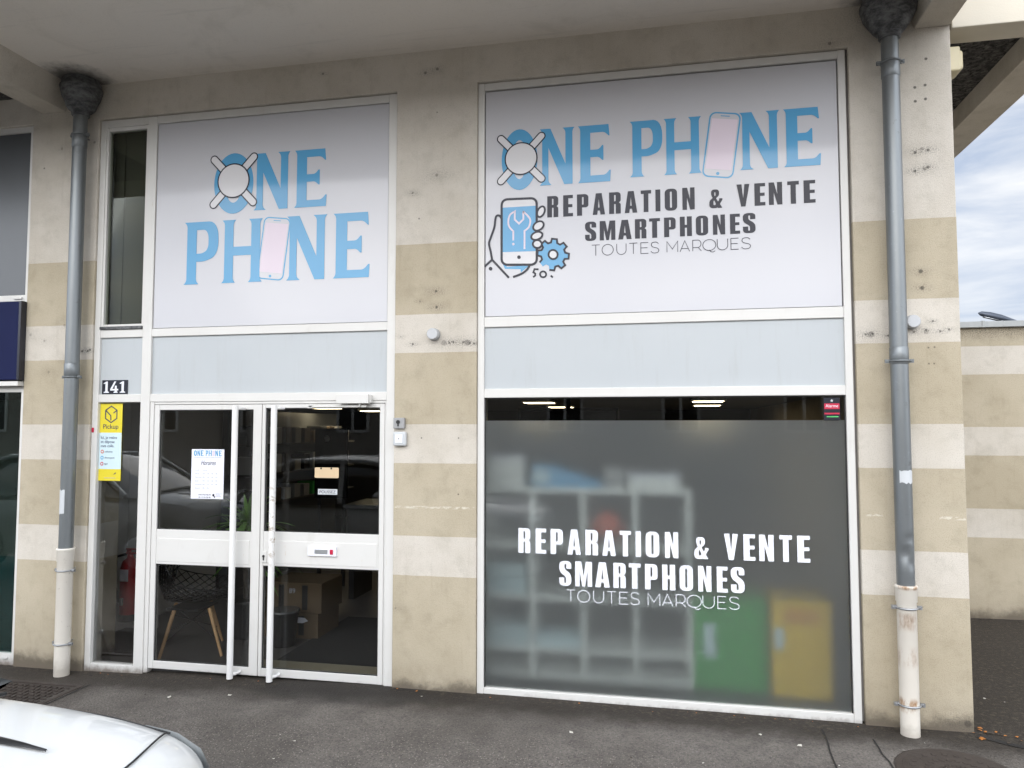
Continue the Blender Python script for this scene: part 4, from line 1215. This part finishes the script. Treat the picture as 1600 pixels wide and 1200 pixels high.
# cube shelf
t = thing('cube_shelf', 'white cube shelf unit behind the frosted window', 'shelf', (-.8, .6, 0))
cols = [-1.69 + .374 * i for i in range(6)]; rows = [0, .185, .555, .925, 1.30]
mb = MB()
for x in cols:
    mb = MB(); mb.box(x - .018, x + .018, .42, .78, -.004, 1.335); mb.build('upright', 'white_lam', t)
for z in (.0, .185, .555, .925):
    for a, b in zip(cols, cols[1:]):
        mb = MB(); mb.box(a + .0185, b - .0185, .422, .778, z, z + .034); mb.build('shelf_board', 'white_lam', t)
mb = MB(); mb.box(cols[0] - .02, cols[-1] + .02, .418, .782, 1.336, 1.372); mb.build('top_board', 'white_lam', t)
mb = MB(); mb.box(cols[0], cols[-1], .782, .79, 0, 1.33); mb.build('back_panel', 'black', t)
box_thing('storage_box', 'tall white box on the shelf top at its left end', 'box', -1.6, -1.02, .45, .75, 1.373, 1.60, 'white_lam', mat2='paper')
t = thing('wedge_box', 'light blue sloping box on the shelf top behind the frosted glass', 'box', (-.7, .6, 1.373))
mb = MB(); mb.prism([(-.95, 1.373), (-.44, 1.373), (-.44, 1.41), (-.80, 1.53), (-.95, 1.53)], .46, .72); mb.build('body', 'bluebox', t, .005)
mb = MB(); mb.box(-.94, -.82, .4585, .4598, 1.40, 1.5); mb.build('label_patch', 'poster_pale', t)
box_thing('storage_box', 'low white box on the shelf top at its right end', 'box', -.24, .12, .45, .72, 1.373, 1.475, 'white_lam', mat2='paper')
box_thing('storage_box', 'grey box in the middle of the shelf top', 'box', -.42, -.27, .5, .72, 1.373, 1.52, 'greybox')
t = thing('red_helmet', 'blurred orange red ball shaped thing in an upper shelf cube', 'helmet', (-.38, .6, .96))
mb = MB(); mb.lathe([(.06, .96), (.10, 1.0), (.115, 1.06), (.10, 1.13), (.05, 1.18), (.01, 1.19)], (-.40, .58, 0)); mb.build('shell', 'orange', t)
mb = MB(); mb.box(-.46, -.34, .46, .52, .985, 1.03); mb.build('visor', 'black', t, .01)
for i, (x0, x1, z0, z1, lab) in enumerate(((-1.29, -.98, .219, .36, 'stack of white paper in the second shelf column'), (-.92, -.60, .219, .31, 'low stack of white paper in the third shelf column'), (-1.29, -1.0, .59, .80, 'pale box in the second shelf column, one row higher'))):
    t = thing('paper_stack', lab, 'paper stack', ((x0 + x1) / 2, .5, z0))
    mb = MB()
    n = int((z1 - z0) / .012)
    for k in range(n):
        d = random.uniform(-.006, .006); mb.box(x0 + d, x1 + d, .45 + d, .70 + d, z0 + k * .012, z0 + k * .012 + .0105)
    mb.build('sheets', 'poster_pale', t)
t = box_thing('green_cabinet', 'green metal cabinet behind the frosted window', 'cabinet', .20, .685, .42, .80, -.004, .62, 'green')
mb = MB(); mb.box(.27, .35, .405, .4195, .22, .45); mb.build('paper_label', 'poster_pale', t)
t = box_thing('yellow_cabinet', 'yellow metal cabinet at the right end behind the frosted window', 'cabinet', .715, 1.10, .36, .72, -.004, .64, 'yellow')
mb = MB(); mb.box(.80, 1.02, .345, .3595, .50, .58); mb.build('orange_label', 'amber', t)
mb = MB(); mb.box(.73, .79, .345, .3595, .32, .46); mb.build('paper_label', 'poster_pale', t)
t = thing('hanging_screen', 'black screen hung from the ceiling above the shelf', 'screen', (-1.0, 3, 1.8))
mb = MB(); mb.box(-1.55, -.45, 3.0, 3.06, 1.55, 2.02); mb.build('bezel', 'black', t, .006)
mb = MB(); mb.box(-1.52, -.48, 2.995, 2.9995, 1.58, 1.99); mb.build('panel', 'screen', t)
mb = MB(); mb.box(-1.03, -.97, 3.02, 3.04, 2.02, 2.129); mb.build('mount', 'black', t)

# ceiling lights
def ceiling_light(x, y, z, lab):
    t = thing('ceiling_light', lab, 'ceiling light', (x, y, z), 'warm square ceiling lights')
    mb = MB(); mb.box(x - .19, x + .19, y - .19, y + .19, z + .006, 2.129); mb.build('housing', 'white_lam', t, .003)
    mb = MB(); mb.box(x - .165, x + .165, y - .165, y + .165, z, z + .005); mb.build('diffuser', 'lamp', t)
for x, y, z, lab in ((-1.44, 3.8, 2.10, 'warm ceiling light nearest the left edge of the display window'), (-1.46, 5.9, 2.10, 'warm ceiling light second from the left edge of the display window'),
                     (.52, 3.7, 2.10, 'warm ceiling light high at the right of the display window, front of two'), (.61, 5.4, 2.10, 'warm ceiling light at the right of the display window, rear of two'),
                     (-4.45, 4.3, 2.06, 'warm ceiling light at the top of the right door glass'), (-4.1, 5.2, 2.04, 'warm ceiling light under the door closer')):
    ceiling_light(x, y, z, lab)

# lattice chair(s)
def chair(x, y, rz, lab):
    t = thing('lattice_chair', lab, 'chair', (x, y, 0), 'black lattice chairs')
    bm_ = bmesh.new()
    nu, nv = 11, 15
    def P(u, v):      # u across -1..1, v from front lip (0) over the seat to the top of the back (1)
        if v < .45:
            q = v / .45; yy = -.30 + q * .50; zz = .43 - .03 * math.sin(q * math.pi) + .0
            side = .10 + .10 * q
        else:
            q = (v - .45) / .55; yy = .20 + .12 * math.sin(q * 1.3); zz = .43 + .46 * q ** 1.05
            side = .20 - .17 * q
        wd = .29 + .06 * math.sin(v * math.pi)
        bend = abs(u) ** 2.2
        return (x_(u * wd, yy - bend * (.10 if v > .45 else 0) * (1 - .3 * v)), zz + bend * side)
    def x_(a, b): return (a, b)
    vs = {}
    def V(u, v):
        k = (round(u, 4), round(v, 4))
        if k not in vs:
            (a, b), z = P(u, v)
            vs[k] = bm_.verts.new((x + a * math.cos(rz) - b * math.sin(rz), y + a * math.sin(rz) + b * math.cos(rz), z))
        return vs[k]
    for i in range(nu):
        for j in range(nv):
            u0, u1 = -1 + 2 * i / nu, -1 + 2 * (i + 1) / nu; v0, v1 = j / nv, (j + 1) / nv
            uc, vc = (u0 + u1) / 2, (v0 + v1) / 2
            c = V(uc, vc)
            for a, b in (((u0, v0), (u1, v0)), ((u1, v0), (u1, v1)), ((u1, v1), (u0, v1)), ((u0, v1), (u0, v0))):
                bm_.faces.new((V(*a), V(*b), c))
    # merge triangle pairs across the cell edges into diamonds
    ed = [e for e in bm_.edges if len(e.link_faces) == 2 and not any(len(v.link_edges) == 4 for v in e.verts)]
    bmesh.ops.dissolve_edges(bm_, edges=ed, use_verts=False)
    me = bpy.data.meshes.new('shell'); bm_.to_mesh(me); bm_.free(); me.materials.append(M['black'])
    o = link('shell', me, t)
    md = o.modifiers.new('lattice', 'WIREFRAME'); md.thickness = .013; md.use_boundary = True; md.use_even_offset = False
    def W(a, b, z): return (x + a * math.cos(rz) - b * math.sin(rz), y + a * math.sin(rz) + b * math.cos(rz), z)
    for sx_ in (-1, 1):
        for sy_ in (-1, 1):
            mb = MB(); mb.tube([W(sx_ * .23, sy_ * .23, -.004), W(sx_ * .13, sy_ * .13, .36)], [.0115, .0165], 10); mb.build('leg', 'wood', t)
    mb = MB()
    for a, b in (((-.20, -.20), (.15, .15)), ((.20, -.20), (-.15, .15)), ((-.20, .20), (.15, -.15)), ((.20, .20), (-.15, -.15))):
        mb.tube([W(*a, .12), W(*b, .34)], .004, 6); 
    mb.box(x - .14, x + .14, y - .14, y + .14, .352, .366); mb.build('wire_brace', 'black', t)
    return t
chair(-3.77, .50, R(122), 'black lattice chair with wooden legs behind the left door')
chair(-2.55, 2.7, R(-30), 'far black lattice chair in the dark behind the right door')

# wooden leg table / desk and other dim furniture
t = thing('desk', 'black desk panel seen through the right door glass', 'desk', (-2.6, 2.6, 0))
mb = MB(); mb.box(-3.30, -1.95, 2.35, 3.0, .96, 1.0); mb.build('top', 'grey_panel', t, .004)
mb = MB(); mb.box(-3.27, -1.98, 2.40, 2.43, .35, .9585); mb.build('front_panel', 'black', t)
for x in (-3.24, -2.01):
    mb = MB(); mb.box(x - .03, x + .03, 2.45, 2.95, -.004, .9585); mb.build('leg', 'black', t)
for x0, z0, z1, lab, s in ((-3.43, -.004, .21, 'lower cardboard box with white patch behind the right door', 0), (-3.40, .213, .47, 'upper cardboard box with dark tape behind the right door', 1)):
    t = thing('cardboard_box', lab, 'box', (x0 + .25, 1.2, z0), 'cardboard boxes inside the door')
    mb = MB(); mb.box(x0, x0 + .52, 1.0, 1.42, z0, z1); mb.build('carton', 'card', t, .004)
    mb = MB()
    for q in (.12, .34): mb.box(x0 + q, x0 + q + .05, .9965, .9995, z0 + .03, z1 - .02)
    mb.build('tape', 'black', t)
    if s == 0:
        mb = MB(); mb.prism([(x0 + .22, .15), (x0 + .26, .18), (x0 + .40, .175), (x0 + .43, .15), (x0 + .38, .13), (x0 + .26, .13)], .9935, .9962); mb.build('white_patch', 'paper', t)
    else:
        text('marking', '89', x0 + .22, .38, .06, .9960, 'greyink', t)
mb = MB(); mb.box(-2.96, -1.92, .40, 1.75, -.0035, .006, 0); mb.box(-3.10, -1.90, .21, .395, -.0035, .005, 1)
tag(mb.build('door_mat', ['mat', 'beige_tile']), 'dark entrance mat with a pale strip inside the right door', 'mat')
t = thing('waste_bin', 'dark plastic bin beside the cardboard boxes', 'bin', (-3.15, .8, 0))
mb = MB(); mb.lathe([(.09, -.004), (.12, .27), (.125, .285), (.115, .29)], (-3.12, .80, 0)); mb.build('body', 'black', t)
mb = MB(); mb.lathe([(.128, .275), (.128, .29), (.118, .292)], (-3.12, .80, 0)); mb.build('rim', 'grey_panel', t)
# post of the display stand
t = thing('display_rack', 'dim slatted rack of blister packs along the inner left wall', 'rack', (-4.6, 3.2, 0))
mb = MB(); mb.box(-4.79, -4.70, 2.45, 5.2, -.004, 2.0); mb.build('back_board', 'grey_panel', t)
for z in (1.62, 1.28, .95):
    mb = MB(); mb.box(-4.70, -4.42, 2.45, 5.2, z - .02, z); mb.build('shelf', 'dim_wall', t)
pk = []
for k, z in enumerate((1.62, 1.28, .95)):
    for i in range(11):
        y = 2.58 + i * .24
        m_ = random.choice(('card', 'greybox', 'grey_panel', 'green', 'greybox', 'black', 'lightgrey'))
        h = random.uniform(.13, .22)
        mb = MB(); mb.box(-4.66, -4.44, y - .075, y + .075, z + .001, z + h)
        tag(mb.build('blister_pack', m_, None, .004), 'small dim packet on the slatted rack along the inner left wall', 'packet', 'packets on the rack')
# plant
t = thing('potted_plant', 'spiky green potted plant behind the left door glass', 'plant', (-3.58, .98, 0))
mb = MB(); mb.lathe([(.12, -.004), (.16, .30), (.17, .32), (.15, .325)], (-3.58, .98, 0)); mb.build('pot', 'black', t)
mb = MB(); mb.tube([(-3.58, .98, .3), (-3.59, .98, .6), (-3.57, .97, .95)], [.022, .02, .016], 8); mb.build('stem', 'twig', t)
mb = MB()
for (hz, n) in ((.95, 52), (.70, 26)):
    for i in range(n):
        a = random.random() * 6.283; el = random.uniform(-.1, 1.25); ln = random.uniform(.34, .56)
        base = Vector((-3.575, .975, hz + random.uniform(-.06, .05)))
        d = Vector((math.cos(a) * math.cos(el), math.sin(a) * math.cos(el), math.sin(el)))
        sd = d.cross(Vector((0, 0, 1))).normalized()
        prev = None
        for k in range(7):
            s = k / 6
            p = base + d * ln * s + Vector((0, 0, -.38 * ln * s * s * (1.4 - el * .5)))
            wv = .017 * math.sin(math.pi * min(1, .18 + s * .82)) + .0008
            cur = (mb.bm.verts.new(p + sd * wv), mb.bm.verts.new(p + Vector((0, 0, -.004))), mb.bm.verts.new(p - sd * wv))
            if prev:
                for q in (0, 1):
                    mb.bm.faces.new((prev[q], prev[q + 1], cur[q + 1], cur[q])).smooth = True
            prev = cur
mb.build('foliage', 'leaf', t)
# extinguisher, its sign and the service pipe on the inner wall
t = thing('fire_extinguisher', 'red fire extinguisher on the wall inside the sidelight', 'fire extinguisher', (-4.52, .70, .16))
mb = MB(); mb.lathe([(.070, .16), (.078, .175), (.078, .60), (.060, .66), (.028, .69), (.022, .72)], (-4.52, .70, 0), 24); mb.build('cylinder', 'red', t)
mb = MB(); mb.lathe([(.081, .155), (.081, .215)], (-4.52, .70, 0), 24); mb.build('base_ring', 'black', t)
mb = MB(); mb.box(-4.56, -4.46, .685, .715, .72, .735); mb.box(-4.56, -4.44, .69, .71, .755, .768); mb.box(-4.55, -4.52, .685, .715, .735, .755); mb.build('valve_lever', 'red', t, .003)
mb = MB(); mb.tube([(-4.55, .69, .72), (-4.62, .66, .70), (-4.65, .64, .60), (-4.62, .63, .48), (-4.575, .62, .40), (-4.56, .615, .32)], .011, 10); mb.build('hose', 'black', t)
mb = MB(); mb.box(-4.555, -4.475, .6185, .6205, .50, .60); mb.build('instruction_label', 'paper', t)
mb = MB(); mb.lathe([(.014, .30), (.014, .36)], (-4.53, .617, 0), 10); mb.build('seal_tag', 'alu', t)
t = thing('safety_sign', 'red fire safety notice on the inner wall above the extinguisher', 'sign', (-4.60, 1.0, 1.5))
mb = MB(); mb.box(-4.70, -4.52, 1.0, 1.004, 1.54, 1.70, 0); mb.box(-4.70, -4.52, 1.0, 1.004, 1.41, 1.538, 1); mb.build('notice', ['red', 'lightgrey'], t)
mb = MB(); mb.box(-4.795, -4.50, 1.0045, 1.06, 0, 2.128); mb.build('backing_post', 'white_wall', t)
t = thing('service_pipe', 'thin white pipe with a tap down the inner wall behind the sidelight', 'pipe', (-4.66, .55, 0))
mb = MB(); mb.tube([(-4.70, .50, .03), (-4.70, .50, 1.45)], .013, 10); mb.tube([(-4.725, .49, .03), (-4.725, .49, 1.5)], .007, 8, 1); mb.build('riser', ['white_lam', 'black'], t)
mb = MB(); mb.tube([(-4.70, .50, .31), (-4.62, .50, .31), (-4.56, .49, .31), (-4.54, .48, .29)], .010, 8); mb.box(-4.615, -4.585, .49, .51, .318, .345); mb.build('tap', 'alu', t)
# monitor
t = thing('monitor', 'dark poster board with a round badge standing deep inside the shop', 'board', (-3.75, 3.0, 1.3))
mb = MB(); mb.box(-3.95, -3.55, 3.0, 3.03, 1.0, 1.80); mb.build('board', 'screen', t)
mb = MB(); mb.lathe([(.035, 2.990), (.035, 2.999)], (-3.80, 0, 1.68), 20, 0, 'Y'); mb.build('badge', 'greybox', t)
for x in (-3.9, -3.6):
    mb = MB(); mb.box(x - .02, x + .02, 3.032, 3.06, -.004, 1.6); mb.build('stand', 'black', t)

# ------------------------------------------------------------------ the white car at the lower left
def build_car(x_nose, yc, zoff, lab, paint='car'):
    t = thing('parked_car', lab, 'car', (x_nose - 1.9, yc, 0))
    # half profile stations: distance behind the nose, half width, centre height, shoulder drop, bottom
    ST = [(0.00, .58, .52, .02, .30), (.012, .68, .62, .02, .24), (.05, .77, .79, .03, .20), (.11, .81, .87, .04, .18), (.24, .835, .915, .045, .17), (.5, .85, .95, .05, .17), (.8, .855, .972, .055, .17),
          (1.1, .86, .985, .06, .17), (1.5, .86, .99, .055, .17), (2.1, .86, .99, .05, .17), (2.8, .86, .985, .05, .17), (3.3, .85, .975, .05, .18), (3.6, .82, .94, .05, .22), (3.72, .77, .84, .04, .28), (3.76, .70, .70, .03, .34)]
    def sect(s, wd, zt, sh, zb):
        q = []
        cols_ = [(0, zt), (.25, zt - .004), (.5, zt - .014), (.72, zt - .03), (.86, zt - .03 - sh * .7), (.945, zt - .03 - sh * 1.7), (.985, zt - .05 - sh * 3.2), (1.0, zt * .62), (.995, zt * .48), (.975, zb + .10), (.94, zb + .02), (.8, zb), (0, zb)]
        for f, z in cols_:
            back = (.17 * f ** 3.2) * max(0.0, 1 - s / 1.2)
            q.append((x_nose - s - back, f * wd, z + zoff))
        return q
    mb = MB(); rings = []
    for st in ST:
        h = sect(*st)
        pts = [(x, yc + y, z) for x, y, z in h] + [(x, yc - y, z) for x, y, z in h[-2:0:-1]]
        rings.append([mb.bm.verts.new(p) for p in pts])
    n = len(rings[0])
    for a, b in zip(rings, rings[1:]):
        for k in range(n): mb.bm.faces.new((a[k], a[(k + 1) % n], b[(k + 1) % n], b[k])).smooth = True
    mb.bm.faces.new(rings[0]); mb.bm.faces.new(rings[-1][::-1])
    body = mb.build('body', paint, t)
    md = body.modifiers.new('smooth', 'SUBSURF'); md.levels = 2; md.render_levels = 2
    def top(s, f):
        import bisect
        for a, b in zip(ST, ST[1:]):
            if a[0] <= s <= b[0]:
                k = (s - a[0]) / (b[0] - a[0]); st = tuple(p + (q - p) * k for p, q in zip(a, b)); break
        h = sect(*st); fs = [0, .25, .5, .72, .86, .945, .985, 1.0, .995]
        for i in range(len(fs) - 1):
            if fs[i] <= f <= fs[i + 1]:
                k = (f - fs[i]) / (fs[i + 1] - fs[i]); p = [u + (v - u) * k for u, v in zip(h[i], h[i + 1])]
                return (p[0], yc + p[1], p[2])
    def topn(s, f):
        p = top(s, abs(f)); return (p[0], yc + (p[1] - yc) * (1 if f >= 0 else -1), p[2])
    # bonnet shut line
    mb = MB()
    path = [topn(1.15 - .9 * k / 16, .90) for k in range(17)]
    path += [topn(.25 - .06 * math.sin(math.pi * (k / 24)), .90 - 1.8 * k / 24) for k in range(1, 24)]
    path += [topn(.25 + .9 * k / 16, -.90) for k in range(17)]
    mb.tube([(p[0], p[1], p[2] - .001) for p in path], .003, 6); mb.build('bonnet_seam', 'seal', t)
    # headlights
    for sg in (1, -1):
        mb = MB()
        prev = None
        for k in range(9):
            s = .03 + .40 * k / 8
            lo = topn(s, sg * .988); hi = topn(s, sg * (.90 + .05 * abs(k - 4) / 4))
            lo = (lo[0], lo[1], lo[2] - .06 * (1 - k / 9))
            c = Vector((x_nose - 1.2, yc, .5 + zoff))
            out = lambda p: tuple(Vector(p) + (Vector(p) - c).normalized() * .012)
            mid = tuple((Vector(lo) + Vector(hi)) / 2 + (Vector(hi) - c).normalized() * .025)
            cur = [mb.bm.verts.new(q) for q in (out(lo), mid, out(hi))]
            if prev:
                for q in (0, 1): mb.bm.faces.new((prev[q], prev[q + 1], cur[q + 1], cur[q])).smooth = True
            prev = cur
        mb.build('headlight', 'lens', t)
    # greenhouse
    GH = [(1.02, .70, .955), (1.25, .685, 1.08), (1.75, .63, 1.36), (2.0, .61, 1.425), (2.5, .60, 1.45), (3.0, .59, 1.43), (3.4, .60, 1.33), (3.66, .68, .95)]
    mb = MB(); prof_b = 1.0
    L_, R_ = [], []
    for s, wd, z in GH:
        L_.append([mb.bm.verts.new(p) for p in ((x_nose - s, yc + .82, .93 + zoff), (x_nose - s, yc + wd + .02, z - .05 + zoff), (x_nose - s, yc + wd - .10, z + zoff), (x_nose - s, yc, z + .02 + zoff), (x_nose - s, yc - wd + .10, z + zoff), (x_nose - s, yc - wd - .02, z - .05 + zoff), (x_nose - s, yc - .82, .93 + zoff))])
    for i, (a, b) in enumerate(zip(L_, L_[1:])):
        for k in range(6):
            f = mb.bm.faces.new((a[k], a[k + 1], b[k + 1], b[k])); f.smooth = True
            roof = 3 <= i <= 4 and k in (1, 2, 3, 4)
            f.material_index = 0 if roof or (i in (2, 5) and k in (1, 4)) else 1
    mb.bm.faces.new(L_[0]).material_index = 1; mb.bm.faces.new(L_[-1][::-1]).material_index = 1
    mb.build('cabin', [paint, 'car_glass'], t)
    for sg in (1, -1):
        mb = MB(); mb.tube([(x_nose - 1.15, yc + sg * .80, .95 + zoff), (x_nose - 1.75, yc + sg * .655, 1.345 + zoff), (x_nose - 2.1, yc + sg * .62, 1.415 + zoff), (x_nose - 3.0, yc + sg * .60, 1.41 + zoff), (x_nose - 3.45, yc + sg * .66, 1.26 + zoff), (x_nose - 3.66, yc + sg * .80, .94 + zoff)], .032, 8)
        mb.tube([(x_nose - 2.35, yc + sg * .82, .95 + zoff), (x_nose - 2.4, yc + sg * .625, 1.40 + zoff)], .03, 8); mb.build('pillar', paint, t)
        for s in (.78, 3.05):
            mb = MB(); mb.lathe([(.19, -.10), (.285, -.09), (.30, -.05), (.30, .05), (.285, .085), (.20, .09), (.19, .06), (.05, .07)], (x_nose - s - .12, 0, .30), 32, 0, 'Y')
            o = mb.build('wheel', 'tyre', t)
            o.location.y += yc + sg * .79
            mb = MB(); mb.lathe([(.185, -.02), (.185, .02), (.15, .03), (.04, .02)], (x_nose - s - .12, yc + sg * .865, .30), 24, 0, 'Y'); mb.build('rim', 'alu', o)
            mb = MB(); mb.lathe([(.345, -.012), (.345, .012)], (x_nose - s - .12, yc + sg * .848, .33), 32, 0, 'Y'); mb.build('wheel_arch', 'black', t)
        mb = MB(); mb.lathe([(.02, -.09), (.08, -.05), (.085, .04), (.05, .08)], (x_nose - 1.80, yc + sg * .97, 1.03 + zoff), 16, 0, 'Y', 1); mb.build('door_mirror', paint, t)
    mb = MB(); mb.box(x_nose - .05, x_nose + .012, yc - .40, yc + .40, .30 + zoff, .40 + zoff); mb.build('grille', 'black', t, .01)
    # scuttle and wiper at the foot of the windscreen
    mb = MB()
    pts = [topn(1.02, f) for f in (-.8, -.5, -.2, .2, .5, .8)]
    mb.tube([(p[0] + .12, p[1], p[2] + .012) for p in pts], [.006, .016, .02, .02, .016, .006], 8); mb.build('scuttle', 'black', t)
    mb = MB()
    pv = [topn(.43 + .34 * k / 8, .42) for k in range(9)]
    for a_, b_ in ((0, 0),):
        L1, L2 = [], []
        for k, p in enumerate(pv):
            wv = .003 + .016 * math.sin(min(1.0, k / 5) * math.pi / 2)
            L1.append([mb.bm.verts.new((p[0], p[1] - wv, p[2] + .004)), mb.bm.verts.new((p[0], p[1], p[2] + .010)), mb.bm.verts.new((p[0], p[1] + wv, p[2] + .004))])
        for u, v in zip(L1, L1[1:]):
            for q in (0, 1): mb.bm.faces.new((u[q], u[q + 1], v[q + 1], v[q])).smooth = True
    mb.build('bonnet_vent', 'black', t)
    return t
build_car(-1.22, -3.57, 0.0, 'white hatchback parked at the lower left with its bonnet in view')
build_car(-5.3, -3.7, 0.02, 'silver grey hatchback parked further along, mirrored in the left shop glass', 'silver')

# ------------------------------------------------------------------ across the street, seen only as reflections in the glass
t = thing('opposite_building', 'beige rendered house front across the street, mirrored in the shop glass', 'building', (0, -21, 0))
mb = MB(); mb.box(-40, 30, -29, -21, -.2, 4.7); mb.build('wall', 'opp', t)
mb = MB(); mb.prism([(-41, 4.7), (31, 4.7), (29, 5.6), (-39, 5.6)], -29.5, -20.5); mb.build('roof', 'iron', t)
for i in range(16):
    for z in (1.6,):
        x = -36 + i * 4.0
        mb = MB()
        for q in ((x, x + .10, z, z + 2), (x + 1.2, x + 1.3, z, z + 2), (x + .6, x + .7, z + .1, z + 1.9), (x + .1, x + 1.2, z + 1.9, z + 2), (x + .1, x + 1.2, z, z + .1)): mb.box(q[0], q[1], -20.99, -20.93, q[2], q[3])
        f = mb.build('window', 'white_lam', t)
        mb = MB(); mb.box(x + .09, x + 1.21, -20.985, -20.965, z + .05, z + 1.95); mb.build('pane', 'screen', f)
